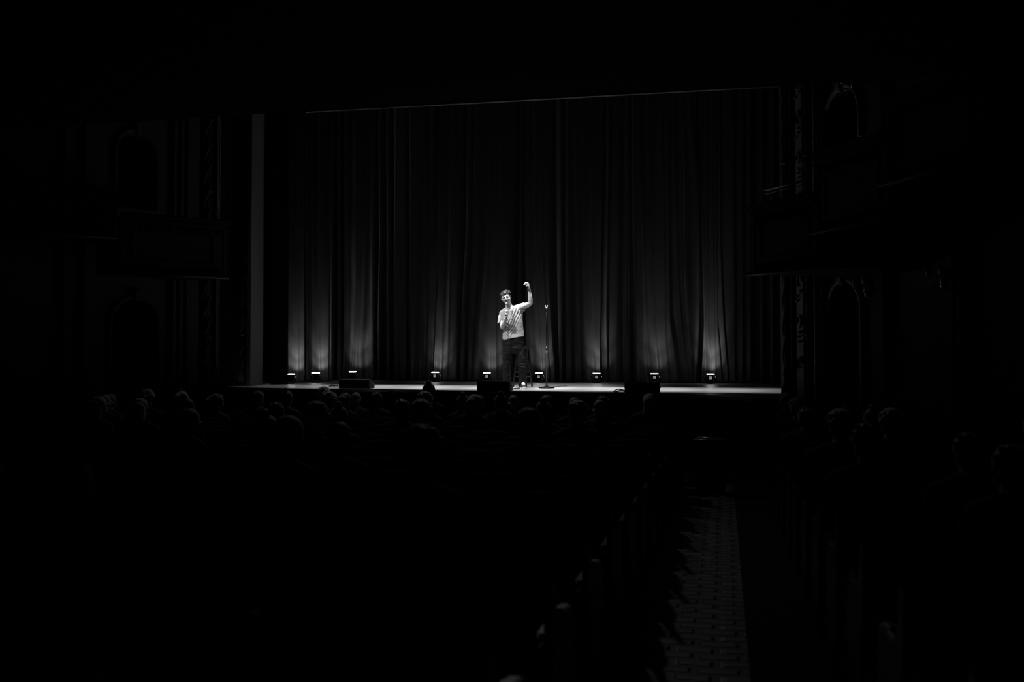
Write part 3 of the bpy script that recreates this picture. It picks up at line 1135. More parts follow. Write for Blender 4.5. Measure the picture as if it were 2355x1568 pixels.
def mic_stand():
    base = at_z(1257.2, 892.6)
    root = empty('microphone_stand', base, YAW)
    tag(root, 'straight black microphone stand with a round base, right of the performer', 'microphone stand')
    bm = bmesh.new()
    lathe(bm, [(.142, 0.0), (.146, .006), (.146, .014), (.138, .022), (.05, .030), (.02, .045), (.018, .05)], n=40)
    obj('base', bm, M['black_metal'], root)
    bm = bmesh.new()
    lathe(bm, [(.018, .045), (.020, .06), (.014, .065), (.014, .70)], n=16)
    obj('lower_tube', bm, M['black_metal'], root)
    bm = bmesh.new()
    lathe(bm, [(.012, .64), (.0155, .645), (.0155, .735), (.012, .74)], n=16)
    o = obj('clutch', bm, M['chrome'], root); o['label'] = 'bright metal clutch grip'
    bm = bmesh.new()
    lathe(bm, [(.008, .73), (.008, 1.41)], n=12)
    obj('upper_tube', bm, M['black_metal'], root)
    bm = bmesh.new()
    lathe(bm, [(.010, 1.40), (.013, 1.405), (.013, 1.43), (.010, 1.435)], n=12)
    obj('swivel', bm, M['black_plastic'], root)
    bm = bmesh.new()
    for s in (-1, 1):
        tube(bm, spline([(0, 0, 1.425), (s * .010, 0, 1.445), (s * .019, 0, 1.465), (s * .016, 0, 1.487)], 4), .005, 8)
    capsule(bm, (0, 0, 1.42), (0, 0, 1.45), .009, .008, 10)
    o = obj('clip', bm, M['sticker'], root); o['label'] = 'pale forked microphone clip'
    return root


mic_stand()

# ------------------------------------------------------------------ the performer
ZS = 728.0


def zp(X, Y, y=0.0):                 # measured on an enlarged crop of the photograph: 728 px = 1 m at the performer
    return Vector(((X - 450) / ZS, y, (1478 - Y) / ZS))


def loft(bm, rings, n=40, fn=None, mi=0, cap=True, power=2.3):
    """rings: (centre Vector, half width, half depth, tilt) ; superellipse sections, tilt raises z by tilt*x."""
    R = []
    for c, hw, hd, tilt in rings:
        ring = []
        for i in range(n):
            a = 2 * PI * i / n
            ca, sa = math.cos(a), math.sin(a)
            e = 2.0 / power
            x = hw * math.copysign(abs(ca) ** e, ca)
            y = hd * math.copysign(abs(sa) ** e, sa)
            p = c + Vector((x, y, tilt * x))
            if fn: p = fn(p, a)
            ring.append(bm.verts.new(p))
        R.append(ring)
    for a, b in zip(R, R[1:]):
        for i in range(n):
            f = bm.faces.new((a[i], a[(i + 1) % n], b[(i + 1) % n], b[i])); f.smooth = True; f.material_index = mi
    if cap:
        for f in (bm.faces.new(R[0]), bm.faces.new(R[-1])): f.material_index = mi


def smooth_rings(rows, k=5):
    """interpolate key rings (Y, xl, xr, depth half, y centre, tilt) finely."""
    out = []
    for a, b in zip(rows, rows[1:]):
        for i in range(k):
            t = i / k
            out.append([a[j] + (b[j] - a[j]) * t for j in range(6)])
    out.append(list(rows[-1]))
    # one smoothing pass
    res = [out[0]]
    for i in range(1, len(out) - 1):
        res.append([(out[i - 1][j] + 2 * out[i][j] + out[i + 1][j]) / 4 for j in range(6)])
    res.append(out[-1])
    return res


def to_rings(rows):
    return [(zp((r[1] + r[2]) / 2, r[0], r[4]), (r[2] - r[1]) / 2 / ZS, r[3], r[5]) for r in rows]


perf_base = at_d(1180.36, 790, 17.72); perf_base.z = 0
perf = empty('person', perf_base, YAW)
tag(perf, 'performer in a pale t-shirt and dark jeans, one arm raised, speaking into a microphone', 'person')

# --- head frame
roll = math.radians(-17)             # head tipped towards the picture's left
yawh = math.radians(-6)
pitch = math.radians(6)
HR = (Matrix.Rotation(roll, 3, 'Y') @ Matrix.Rotation(yawh, 3, 'Z') @ Matrix.Rotation(pitch, 3, 'X'))
HC = zp(358, 304, -.045)
HS = .93


def hp(a, b, c):
    """head space: a = picture right, b = up, c = towards the front of the face."""
    return HC + HR @ (Vector((a * 1.15, -c, b)) * HS)


def hell(bm, a, b, c, ra, rb, rc, mi=0, n=18, m=12):
    ellipsoid(bm, hp(a, b, c), (ra * HS * 1.15, rc * HS, rb * HS), HR, n, m, mi)


def hcap(bm, p, q, r, s, n=10):
    capsule(bm, hp(*p), hp(*q), r * HS, s * HS, n)


bm = bmesh.new()
# skull, jaw, face
hell(bm, 0, .035, -.015, .077, .088, .095)
hell(bm, 0, -.02, .025, .068, .083, .066)
hell(bm, 0, -.068, .036, .052, .046, .046)
hell(bm, 0, -.104, .056, .024, .020, .022)
hcap(bm, (-.054, -.045, .015), (-.022, -.102, .048), .017, .015)
hcap(bm, (.054, -.045, .015), (.022, -.102, .048), .017, .015)
hcap(bm, (-.044, .026, .070), (0, .030, .082), .012, .012)      # brow
hcap(bm, (.044, .026, .070), (0, .030, .082), .012, .012)
hcap(bm, (0, .022, .086), (0, -.022, .102), .0090, .0125)       # nose
hell(bm, -.012, -.030, .094, .009, .008, .010)
hell(bm, .012, -.030, .094, .009, .008, .010)
hell(bm, -.040, -.028, .066, .020, .018, .018)                 # cheeks
hell(bm, .040, -.028, .066, .020, .018, .018)
hell(bm, 0, -.054, .080, .024, .007, .013)                     # lips mass
hell(bm, 0, -.070, .076, .020, .008, .014)
for s in (-1, 1):                                              # ears
    hell(bm, s * .079, -.004, -.008, .009, .027, .016)
    hell(bm, s * .076, -.026, -.003, .008, .011, .009)
# neck and upper chest
capsule(bm, hp(0, -.06, -.03), zp(400, 440, .02), .056, .062, 18)
capsule(bm, zp(402, 450, .02), zp(425, 530, .02), .062, .08, 18)
# raised arm
SH_R = zp(575, 420, .02); EL_R = zp(676, 374, -.03); WR_R = zp(653, 196, -.07)
chain(bm, [(zp(480, 475, .02), .05), (SH_R, .050), (zp(630, 396, .0), .051), (EL_R, .037)], 16)
chain(bm, [(EL_R, .037), (zp(672, 330, -.04), .0405), (zp(668, 285, -.05), .037), (zp(660, 230, -.06), .028), (WR_R, .0225), (zp(651, 178, -.075), .0215)], 16)
# raised hand: back of the hand up, fingers drooping to the left
PB = zp(650, 168, -.078)
for k, (kx, ky, dy) in enumerate([(629, 117, -.112), (634, 113, -.090), (640, 115, -.069), (646, 121, -.050)]):
    K = zp(kx, ky, dy)
    capsule(bm, PB + Vector((0, (k - 1.5) * .010, 0)), K, .0145, .0115, 10)
fing = [[(629, 117, -.112), (611, 112, -.118), (597, 123, -.120), (586, 138, -.120)],
        [(634, 113, -.090), (611, 108, -.092), (598, 119, -.093), (589, 133, -.094)],
        [(640, 115, -.069), (617, 112, -.068), (605, 124, -.068), (599, 139, -.069)],
        [(646, 121, -.050), (628, 119, -.047), (618, 131, -.046), (613, 143, -.046)]]
for fi, f_ in enumerate(fing):
    rr = (.0095, .0100, .0095, .0082)[fi]
    chain(bm, [(zp(*p), rr * (1, .95, .88, .78)[i]) for i, p in enumerate(f_)], 10)
chain(bm, [(zp(647, 162, -.095), .0135), (zp(634, 152, -.118), .0110), (zp(622, 147, -.128), .0095), (zp(619, 160, -.132), .0080)], 10)
# arm holding the microphone
SH_L = zp(305, 500, .02); EL_L = zp(311, 684, -.05); WR_L = zp(362, 556, -.215)
chain(bm, [(zp(370, 500, .02), .05), (SH_L, .050), (zp(298, 590, -.01), .047), (EL_L, .041)], 16)
chain(bm, [(EL_L, .041), (zp(325, 650, -.10), .043), (zp(343, 608, -.15), .036), (WR_L, .0245), (zp(364, 540, -.222), .0235)], 16, flat=.95)
MT = zp(362, 372, -.225); MB = zp(364, 560, -.235)      # microphone axis
MD = (MB - MT).normalized()


def mic_at(Y):
    t = (Y - 372) / (560 - 372)
    return MT + (MB - MT) * t


# palm behind the microphone, fingers wrap round its front, thumb up along its side
for (Y0, k) in ((474, 0), (490, 1), (506, 2), (521, 3)):
    c = mic_at(Y0)
    rr = (.0100, .0102, .0098, .0084)[k]
    r0 = .0245
    pts = []
    for j, a in enumerate((175, 215, 262, 312, 355)):     # round the front (towards the camera)
        a_ = math.radians(a)
        pts.append((c + Vector((math.cos(a_) * r0, math.sin(a_) * r0, -.003 * j)), rr * (1.05, 1, .97, .92, .82)[j]))
    chain(bm, pts, 10)
    capsule(bm, zp(362, 545, -.212), c + Vector((-.022, .012, 0)), .018, .0125, 10)
chain(bm, [(zp(366, 538, -.212), .016), (mic_at(500) + Vector((.020, .016, 0)), .0125), (mic_at(474) + Vector((.022, .004, 0)), .0110),
           (mic_at(455) + Vector((.017, -.010, 0)), .0090)], 10)
body = obj('body', bm, M['skin'], perf)
remesh(body, .0042, 3)

# --- face details
bm = bmesh.new()
for s in (-1, 1):
    pts = [hp(s * (.016 + .0085 * k), .0330 + (.006 * math.sin(PI * (k + .6) / 4.6)), .0925 - .0045 * k - (.006 if k > 2 else 0)) for k in range(5)]
    tube(bm, pts, .0034, 6)
obj('eyebrows', bm, M['hair'], perf)
for s in (-1, 1):
    bm = bmesh.new()
    tube(bm, [hp(s * (.016 + .0075 * k), .010 - .004 * math.sin(PI * k / 4), .0865 - .0022 * k - (.003 if k > 2 else 0)) for k in range(5)], .0030, 6)
    o = obj('eye', bm, M['eye'], perf); o['label'] = 'closed eye with dark lashes'
bm = bmesh.new()
tube(bm, [hp(-.024, -.052, .084), hp(-.012, -.0575, .0935), hp(0, -.059, .0960), hp(.012, -.0565, .0940), hp(.026, -.049, .084)], .0042, 8)
obj('mouth', bm, M['eye'], perf)
bm = bmesh.new()
for s in (-1, 1): ellipsoid(bm, hp(s * .008, -.038, .1015), (.0045, .0035, .003), HR, 8, 6)
obj('nostrils', bm, M['eye'], perf)

# --- hair: cap of short tousled locks
bm = bmesh.new()
hell(bm, 0, .058, -.028, .083, .076, .097, n=24, m=16)
hell(bm, 0, .020, -.062, .076, .085, .066)
rnd = random.Random(11)
for k in range(60):
    a = rnd.uniform(-1, 1) * PI * .95
    e = rnd.uniform(.15, 1.35)
    sx, sy, sz = .082 * math.cos(e) * math.sin(a), .080 * math.sin(e), .096 * math.cos(e) * math.cos(a)
    if sz > .05 and sy < .05: continue
    p = (sx, .050 + sy, -.024 + sz)
    dn = Vector((sx, sy, sz)).normalized()
    sw = Vector((rnd.uniform(-.3, .3) + .7, rnd.uniform(-.3, .3), rnd.uniform(-.2, .4)))
    q = Vector(p) + dn * .004 + sw * .026
    hcap(bm, p, tuple(q), .017, .012, 8)
for k in range(11):                                            # fringe across the forehead
    a = -.062 + .0124 * k
    z0 = .062 - 6.5 * a * a
    hcap(bm, (a * .9, .108 - abs(a) * .35, z0 - .004), (a + rnd.uniform(-.014, .004), .074 + rnd.uniform(-.014, .012), .080 - 7.5 * a * a), .014, .006, 6)
for s in (-1, 1):                                              # sideburns
    hcap(bm, (s * .073, .050, .018), (s * .074, .012, .016), .012, .007, 6)
hair = obj('hair', bm, M['hair'], perf)
remesh(hair, .0040, 5)


# --- t-shirt
def folds(p, a):
    X = p.x * ZS + 450
    Y = 1478 - p.z * ZS
    front = math.sin(a) < 0.25
    # folds hang from the lifted shoulder and sweep to the low hem corner
    v = (Y - 430) / 350
    g = -20 * v - 130 * max(0, v) ** 1.6
    u = (X - 455 - g) / (37 * (1 - .2 * v)) + .35 * noise.noise(Vector((X * .01, Y * .006, 9)))
    k = u - math.floor(u)
    ridge = (math.sin(PI * k ** 1.35)) ** 1.3
    lim = max(0, min(1, (u + 1.2) / 1.0)) * max(0, min(1, (3.9 - u) / .6))
    amp = .0145 * lim * max(0, min(1, (Y - 395) / 50)) * max(.15, min(1, (835 - Y) / 90))
    d = amp * (ridge - .45)
    # a few soft drags from the lowered shoulder
    u2 = (Y - 560 - .9 * (X - 330)) / 48
    lim2 = max(0, min(1, (430 - X) / 60)) * max(0, min(1, (Y - 560) / 60)) * max(.2, min(1, (830 - Y) / 80))
    d += .010 * lim2 * (math.sin(u2 * PI) ** 2 - .5)
    d += .006 * noise.noise(Vector((X * .018, Y * .010, 2)))
    w = -math.sin(a)
    if front:
        p = p + Vector((0, -d * max(0.15, w), 0))
    else:
        p = p + Vector((0, d * .4, 0))
    p.x += .004 * noise.noise(Vector((Y * .03, math.cos(a) * 2, 5)))
    return p


def rowsT():
    return smooth_rings([
        (402, 392, 440, .060, .02, .0),
        (415, 366, 520, .078, .02, .05),
        (440, 314, 562, .100, .02, .06),
        (475, 272, 576, .110, .015, .04),
        (520, 268, 574, .114, .01, .0),
        (580, 286, 572, .118, .0, .0),
        (640, 306, 576, .120, .0, .02),
        (700, 314, 581, .118, .0, .06),
        (760, 314, 587, .118, .0, .13),
        (805, 310, 591, .122, .0, .17),
        (826, 313, 591, .124, .0, .19)], 7)


bm = bmesh.new()
loft(bm, to_rings(rowsT()), 110, folds)
# sleeves
def ring_loft(bm, rings, n=36):
    Rr = []
    for (X, Y, y), (ax, ay), hd in rings:
        c = zp(X, Y, y)
        A_ = Vector((ax / ZS, 0, -ay / ZS))
        Rr.append([bm.verts.new(c + A_ * math.cos(2 * PI * k / n) + Vector((0, hd * math.sin(2 * PI * k / n), 0))) for k in range(n)])
    for a, b in zip(Rr, Rr[1:]):
        for k in range(n): bm.faces.new((a[k], a[(k + 1) % n], b[(k + 1) % n], b[k]))
    bm.faces.new(Rr[0]); bm.faces.new(Rr[-1])


ring_loft(bm, [((352, 462, .02), (34, -36), .080), ((326, 484, .02), (46, -26), .078), ((306, 520, .015), (46, -10), .072),
               ((292, 560, .005), (40, 0), .067), ((280, 596, -.004), (32, -12), .062), ((270, 620, -.010), (27, -20), .060)])
ring_loft(bm, [((480, 462, .02), (14, 60), .095), ((520, 447, .02), (8, 60), .088), ((556, 430, .012), (5, 54), .080), ((580, 420, .008), (4, 54), .075),
               ((596, 416, .005), (5, 56), .074)])
chain(bm, [(zp(586, 462, .0), .016), (zp(600, 471, -.005), .008)], 12)
shirt = obj('t_shirt', bm, M['shirt'], perf)
remesh(shirt, .0048, 5)
# collar ring and the dark printed patch are parts of the shirt
bm = bmesh.new()
pts = []
for k in range(25):
    a = 2 * PI * k / 24
    pts.append(zp(402 + 47 * math.cos(a), 421 + 20 * math.sin(a) * (1 if math.sin(a) > 0 else .6) - 12 * math.cos(a), .005 - .082 * math.sin(a)))
tube(bm, pts, .008, 8)
col = obj('collar', bm, M['shirt'], shirt)


# --- jeans
def denim(p, a):
    d = .006 * noise.noise(Vector((p.x * 22, p.y * 9, p.z * 16))) + .006 * noise.noise(Vector((p.x * 7, 3, p.z * 30)))
    kn = math.exp(-((p.z - .42) / .10) ** 2) + .8 * math.exp(-((p.z - .14) / .07) ** 2)
    d += .0025 * kn * math.sin(p.z * 105 + p.x * 40)
    return p + Vector((math.cos(a), math.sin(a), 0)) * d


bm = bmesh.new()
loft(bm, to_rings(smooth_rings([(775, 318, 578, .105, .0, .12), (830, 310, 588, .115, .0, .10), (900, 308, 594, .120, .005, .04),
                                (980, 309, 598, .118, .01, .0), (1030, 313, 600, .105, .01, .0)], 6)), 48, denim)
loft(bm, to_rings(smooth_rings([(960, 309, 445, .098, .01, 0), (1040, 311, 432, .095, .005, 0), (1120, 313, 416, .082, .0, 0),
                                (1200, 315, 409, .074, -.01, 0), (1280, 317, 408, .070, -.005, 0), (1360, 315, 414, .072, .005, 0),
                                (1445, 316, 416, .075, .01, 0)], 7)), 32, denim)
loft(bm, to_rings(smooth_rings([(960, 462, 599, .098, .01, 0), (1040, 478, 601, .095, .0, 0), (1120, 496, 603, .082, -.01, 0),
                                (1200, 510, 606, .074, -.02, 0), (1280, 520, 609, .070, -.01, 0), (1360, 524, 611, .070, .0, 0),
                                (1412, 527, 609, .074, .005, 0)], 7)), 32, denim)
jeans = obj('jeans', bm, M['jeans'], perf)
remesh(jeans, .0065, 1)

# --- shoes
def shoe(X, side):
    root = bmesh.new()
    cx = (X - 450) / ZS
    tw = math.radians(8 * side)
    R = Matrix.Rotation(tw, 3, 'Z')

    def q(x, y, z): return Vector((cx, 0, 0)) + R @ Vector((x, y, z))
    chain(root, [(q(0, .07, .050), .036), (q(0, .0, .052), .042), (q(0, -.09, .045), .041), (q(0, -.150, .038), .034)], 16, 1.1, (1, 0, 0))
    capsule(root, q(0, .03, .07), q(0, .02, .115), .044, .043, 16)
    o = obj('shoe', root, M['shoe'], perf)
    remesh(o, .005, 2)
    b = bmesh.new()
    P = []
    for k in range(28):
        a = 2 * PI * k / 28
        P.append(q(math.cos(a) * .047, -.045 + math.sin(a) * .148, 0))
    prism(b, [(v.x, v.y) for v in P], .0, .022)
    sl = obj('sole', b, M['shoe_white'], o)
    b = bmesh.new()
    ellipsoid(b, q(0, -.158, .030), (.036, .034, .018))
    obj('toe_cap', b, M['shoe_white'], o)
    b = bmesh.new()
    capsule(b, q(0, -.060, .090), q(0, -.105, .070), .032, .028, 12)
    capsule(b, q(-.018, -.04, .100), q(.020, -.04, .100), .014, .014, 10)
    for k in range(4):
        y = -.045 - .022 * k
        tube(b, [q(-.026, y, .098 - .008 * k), q(0, y - .008, .112 - .009 * k), q(.026, y, .098 - .008 * k)], .005, 6)
    lc = obj('laces', b, M['shoe_white'], o)
    return o


shoe(572, 1)
shoe(366, -1)

# --- bracelets on the raised wrist
bm = bmesh.new()
ax = (zp(660, 230, -.06) - WR_R).normalized()
Rw = ax.to_track_quat('Z', 'Y').to_matrix()
for off, r in ((.000, .0275), (.012, .029)):
    c = zp(655, 200, -.068) + ax * off
    pts = [c + Rw @ Vector((math.cos(2 * PI * k / 20) * r, math.sin(2 * PI * k / 20) * r, 0)) for k in range(21)]
    tube(bm, pts, .0038, 6)
obj('bracelet', bm, M['print'], perf)

# --- the microphone in the hand (a thing of its own) and its cable
mic = empty('microphone', perf_base + Matrix.Rotation(YAW, 3, 'Z') @ MB, YAW)
tag(mic, 'hand-held silver microphone at the performer\'s mouth', 'microphone')
Rm = (MT - MB).to_track_quat('Z', 'Y').to_matrix()
bm = bmesh.new()
Lm = (MT - MB).length
lathe(bm, [(.010, .0), (.011, .004), (.0115, .03), (.0135, Lm - .055), (.0145, Lm - .05)], n=20, rot=Rm)
obj('handle', bm, M['mic_body'], mic)
bm = bmesh.new()
lathe(bm, [(.0145, Lm - .05), (.0195, Lm - .037), (.0225, Lm - .022), (.020, Lm - .009), (.011, Lm + .001), (.003, Lm + .004)], n=20, rot=Rm)
obj('grille_ball', bm, M['mic_grille'], mic)
bm = bmesh.new()
loc = [(364, 562, -.235), (378, 585, -.23), (386, 640, -.19), (385, 720, -.165), (385, 820, -.16), (388, 950, -.15), (398, 1100, -.14), (410, 1300, -.13),
       (418, 1440, -.14)]
RZ = Matrix.Rotation(YAW, 3, 'Z')
pts = [perf_base + RZ @ zp(*p) for p in loc]
pts += [perf_base + RZ @ Vector((-.02, -.16, .012)), perf_base + RZ @ Vector((.15, .25, .010)), perf_base + RZ @ Vector((.62, .45, .010)),
        perf_base + RZ @ Vector((1.0, .9, .010))]
tube(bm, spline(pts, 8), .0045, 8)
tag(obj('microphone_cable', bm, M['cable']), 'thin dark cable hanging from the held microphone down the front of the jeans', 'cable')

# ------------------------------------------------------------------ seats and audience
AX0, AX1 = -.57, .54                 # the aisle's two sides


def seat_z(Y): return house_z(Y)


def make_seat():
    root = empty('theatre_chair')
    bm = bmesh.new()
    prof = [(.10, .36), (.06, .44), (.08, .60), (.115, .78), (.14, .90), (.155, .915), (.18, .90), (.165, .78), (.13, .58), (.13, .40)]
    # padded back: sections in plan with rounded top corners; y points away from the stage (backwards)
    n = len(prof)
    cols = []
    for k in range(9):
        u = -1 + 2 * k / 8
        drop = .05 * abs(u) ** 4
        cols.append([bm.verts.new((u * .235, -(y) - .03 * (1 - u * u) * (1 if i < 5 else .3), z - (drop if z > .7 else 0))) for i, (y, z) in enumerate(prof)])
    for a, b in zip(cols, cols[1:]):
        for i in range(n):
            f = bm.faces.new((a[i], a[(i + 1) % n], b[(i + 1) % n], b[i])); f.smooth = True
    bm.faces.new(cols[0]); bm.faces.new(cols[-1])
    obj('backrest', bm, M['seat_fabric'], root)
    bm = bmesh.new()
    box(bm, (0, .13, .43), (.46, .42, .10), 0, .03)
    obj('seat', bm, M['seat_fabric'], root)
    bm = bmesh.new()
    box(bm, (.262, -.0, .30), (.03, .30, .60), 0, .01)
    box(bm, (.262, .0, .02), (.05, .36, .03), 0, .008)
    obj('standard', bm, M['black_metal'], root)
    bm = bmesh.new()
    box(bm, (.262, .02, .63), (.05, .36, .028), 0, .012)
    obj('armrest', bm, M['seat_wood'], root)
    return root


def make_end_panel():
    """aisle end of a row: moulded wooden panel with edge trim and armrest cap added for their glints."""
    root = empty('row_end_stand')
    bm = bmesh.new()
    pts = [(.26, 0), (.26, .52), (.22, .62), (.10, .655), (-.08, .66), (-.16, .72), (-.20, .84), (-.24, .90), (-.28, .86), (-.24, .60), (-.16, .40), (-.14, 0)]
    a = [bm.verts.new((-.014, y, z)) for y, z in pts]
    b = [bm.verts.new((.014, y, z)) for y, z in pts]
    for i in range(len(pts)):
        bm.faces.new((a[i], a[(i + 1) % len(pts)], b[(i + 1) % len(pts)], b[i]))
    bm.faces.new(a); bm.faces.new(b)
    bmesh.ops.bevel(bm, geom=bm.edges[:], offset=.004, segments=1, affect='EDGES')
    obj('panel', bm, M['seat_wood'], root)
    bm = bmesh.new()
    tube(bm, spline([(0, .22, .632), (0, .10, .665), (0, -.08, .672), (0, -.155, .725), (0, -.20, .85), (0, -.24, .912)], 4), .014, 8)
    t_ = obj('edge_trim', bm, M['seat_wood'], root)
    t_.material_slots[0].link = 'OBJECT'
    bm = bmesh.new()                 # cap added on the armrest, tilted towards the stage to catch a glint
    box(bm, (0, .04, .684), (.040, .17, .014), 0, .005, rot=Matrix.Rotation(math.radians(-9), 3, 'X'))
    t_ = obj('armrest_cap', bm, M['seat_wood'], root)
    t_.material_slots[0].link = 'OBJECT'
    return root


def make_person(seed, hair_mat, kind=0):
    rnd = random.Random(seed)
    root = empty('audience_member')
    bm = bmesh.new()                 # body faces +y (the stage); seat height .46
    H = .46 + .78 + rnd.uniform(-.02, .04)
    hd = Vector((rnd.uniform(-.02, .02), .06, H - .12))
    ellipsoid(bm, hd + Vector((0, -.01, .025)), (.075, .092, .095))
    ellipsoid(bm, hd + Vector((0, .03, -.03)), (.058, .066, .085))
    ellipsoid(bm, hd + Vector((0, .115, -.01)), (.012, .016, .020))
    for s in (-1, 1): ellipsoid(bm, hd + Vector((s * .077, 0, 0)), (.009, .018, .030))
    capsule(bm, hd + Vector((0, -.02, -.06)), (0, .0, H - .30), .052, .06, 12)
    capsule(bm, (0, .0, H - .32), (0, .02, .60), .11, .12, 12, .9, (0, 1, 0))
    for s in (-1, 1):
        chain(bm, [((s * .17, .0, H - .33), .055), ((s * .22, .06, H - .58), .045), ((s * .14, .26, .64), .034), ((s * .07, .33, .64), .030)], 10)
        chain(bm, [((s * .09, .05, .53), .085), ((s * .11, .42, .54), .062), ((s * .11, .46, .30), .050), ((s * .11, .44, .08), .042), ((s * .11, .54, .045), .036)], 10)
        for k in range(4):
            capsule(bm, (s * (.07 - .0), .34, .645 - .018 * k + .02), (s * (.02 - .004 * k), .37, .64 - .018 * k + .02), .0085, .007, 6)
    b = obj('body', bm, M['a_skin'], root)
    remesh(b, .012, 3)
    bm = bmesh.new()                 # jacket
    capsule(bm, (0, .0, H - .34), (0, .02, .56), .135, .150, 16, 1.0)
    for s in (-1, 1):
        capsule(bm, (s * .05, -.01, H - .27), (s * .185, .0, H - .335), .062, .068, 12)
        chain(bm, [((s * .185, .0, H - .335), .068), ((s * .228, .06, H - .58), .056), ((s * .15, .24, .645), .045)], 12)
    j = obj('jacket', bm, M['a_cloth'], root)
    remesh(j, .014, 3)
    bm = bmesh.new()
    for s in (-1, 1):
        chain(bm, [((s * .085, .04, .535), .100), ((s * .11, .42, .545), .073), ((s * .11, .465, .30), .060), ((s * .11, .445, .12), .055)], 12)
    t = obj('trousers', bm, M['a_cloth'], root)
    remesh(t, .016, 2)
    bm = bmesh.new()                 # hair
    hc = hd + Vector((0, -.02, .045))
    if kind == 3:                    # bald on top, a ring of hair
        ellipsoid(bm, hc + Vector((0, -.012, -.055)), (.080, .085, .045))
    else:
        ellipsoid(bm, hc, (.086, .094, .085))
        ellipsoid(bm, hc + Vector((0, -.035, -.05)), (.080, .06, .075))
    if kind == 1:                    # long hair
        capsule(bm, hc + Vector((0, -.05, -.03)), hc + Vector((0, -.07, -.25)), .082, .07, 14)
    if kind == 2:                    # curls
        for k in range(60):
            a, e = rnd.uniform(0, 2 * PI), rnd.uniform(-.2, 1.4)
            p = hc + Vector((math.cos(a) * math.cos(e) * .095, math.sin(a) * math.cos(e) * .10 - .01, math.sin(e) * .095))
            if p.y > hc.y + .06 and p.z < hc.z + .03: continue
            ellipsoid(bm, p, (.024, .024, .024), n=8, m=6)
    if kind == 4:                    # bun on the crown
        ellipsoid(bm, hc + Vector((0, -.03, .095)), (.038, .038, .034))
    if kind == 0:
        for k in range(26):
            a, e = rnd.uniform(0, 2 * PI), rnd.uniform(.3, 1.5)
            p = hc + Vector((math.cos(a) * math.cos(e) * .082, math.sin(a) * math.cos(e) * .09, math.sin(e) * .082))
            capsule(bm, p, p + Vector((rnd.uniform(-.02, .02), rnd.uniform(-.02, .02), .012)), .014, .004, 6)
    h = obj('hair', bm, hair_mat, root)
    remesh(h, .009, 1)
    return root


kinds = [(1, 'a_hair', 0), (2, 'a_hair_pale', 2), (3, 'a_hair', 1), (4, 'a_hair_pale', 3), (5, 'a_hair', 4), (6, 'a_hair_pale', 1)]
people = [make_person(s, M[h], k) for s, h, k in kinds]
used_p = [False] * len(people)
seat0 = make_seat(); used_seat = [False]
end0 = make_end_panel(); used_end = [False]


def place_person(k, x, Y, label, rz=0.0, dz=0.0, group='audience members seated in the dark'):
    o = people[k] if not used_p[k] else copy_tree(people[k])
    used_p[k] = True
    o.location = (x, Y, seat_z(Y) + dz)
    o.rotation_euler = (0, 0, rz)
    tag(o, label, 'person', group)
    return o


def place_seat(x, Y, label, group):
    o = seat0 if not used_seat[0] else copy_tree(seat0)
    used_seat[0] = True
    o.location = (x, Y, seat_z(Y))
    tag(o, label, 'chair', group)


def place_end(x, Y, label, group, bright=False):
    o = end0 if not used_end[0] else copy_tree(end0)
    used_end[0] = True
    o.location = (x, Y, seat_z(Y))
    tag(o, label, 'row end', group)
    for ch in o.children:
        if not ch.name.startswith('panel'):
            ch.material_slots[0].material = M['glint_metal'] if bright else M['seat_wood']  # metal put on chosen rows only, so those ends glint


ROWS = [2.60 + .90 * k for k in range(14)]     # last (nearest the camera) to first
seatmap = {}
for ri, Y in enumerate(ROWS):
    span = int((0.62 * Y + 1.0) / .54)
    nl = min(15, max(2, span))
    nr = min(7, max(1, int((0.36 * Y) / .54)))
    for c in range(nl):
        x = AX0 - .30 - .54 * c
        if x < -11 + 0.0: break
        seatmap[(ri, 'L', c)] = x
        place_seat(x, Y, 'dark upholstered theatre seat in the unlit block left of the aisle', 'theatre seats left of the aisle')
    for c in range(nr):
        x = AX1 + .30 + .54 * c
        if x > RW0[0] + (RW0[1] - Y) * .404 - .75: break
        seatmap[(ri, 'R', c)] = x
        place_seat(x, Y, 'dark upholstered theatre seat in the unlit block right of the aisle', 'theatre seats right of the aisle')
    place_end(AX0, Y, ('glint-edged' if ri in (0, 1, 2, 5, 6) else 'dark wooden') + ' end panel closing a seat row on the left side of the aisle', 'row ends along the left of the aisle' + (' with glinting edges' if ri in (0, 1, 2, 5, 6) else ''), ri in (0, 1, 2, 5, 6))
    place_end(AX1, Y, ('glint-edged' if ri in (0, 1) else 'dark wooden') + ' end panel closing a seat row on the right side of the aisle', 'row ends along the right of the aisle' + (' with glinting edges' if ri in (0, 1) else ''), ri in (0, 1))

taken = set()
lift = {}


def seat_near(px, Yrow):
    """column of seats nearest to the image column px in row Yrow."""
    x = at_Y(px, 900, Yrow).x
    ri = min(range(len(ROWS)), key=lambda i: abs(ROWS[i] - Yrow))
    best = min(((k, v) for k, v in seatmap.items() if k[0] == ri and k not in taken), key=lambda kv: abs(kv[1] - x))
    taken.add(best[0])
    side = 1 if x > best[1] else -1
    kk = [k for k, v in seatmap.items() if k[0] == ri and abs(v - best[1] - side * .54) < .05]
    taken.update(kk)
    return best[1], ROWS[ri], x


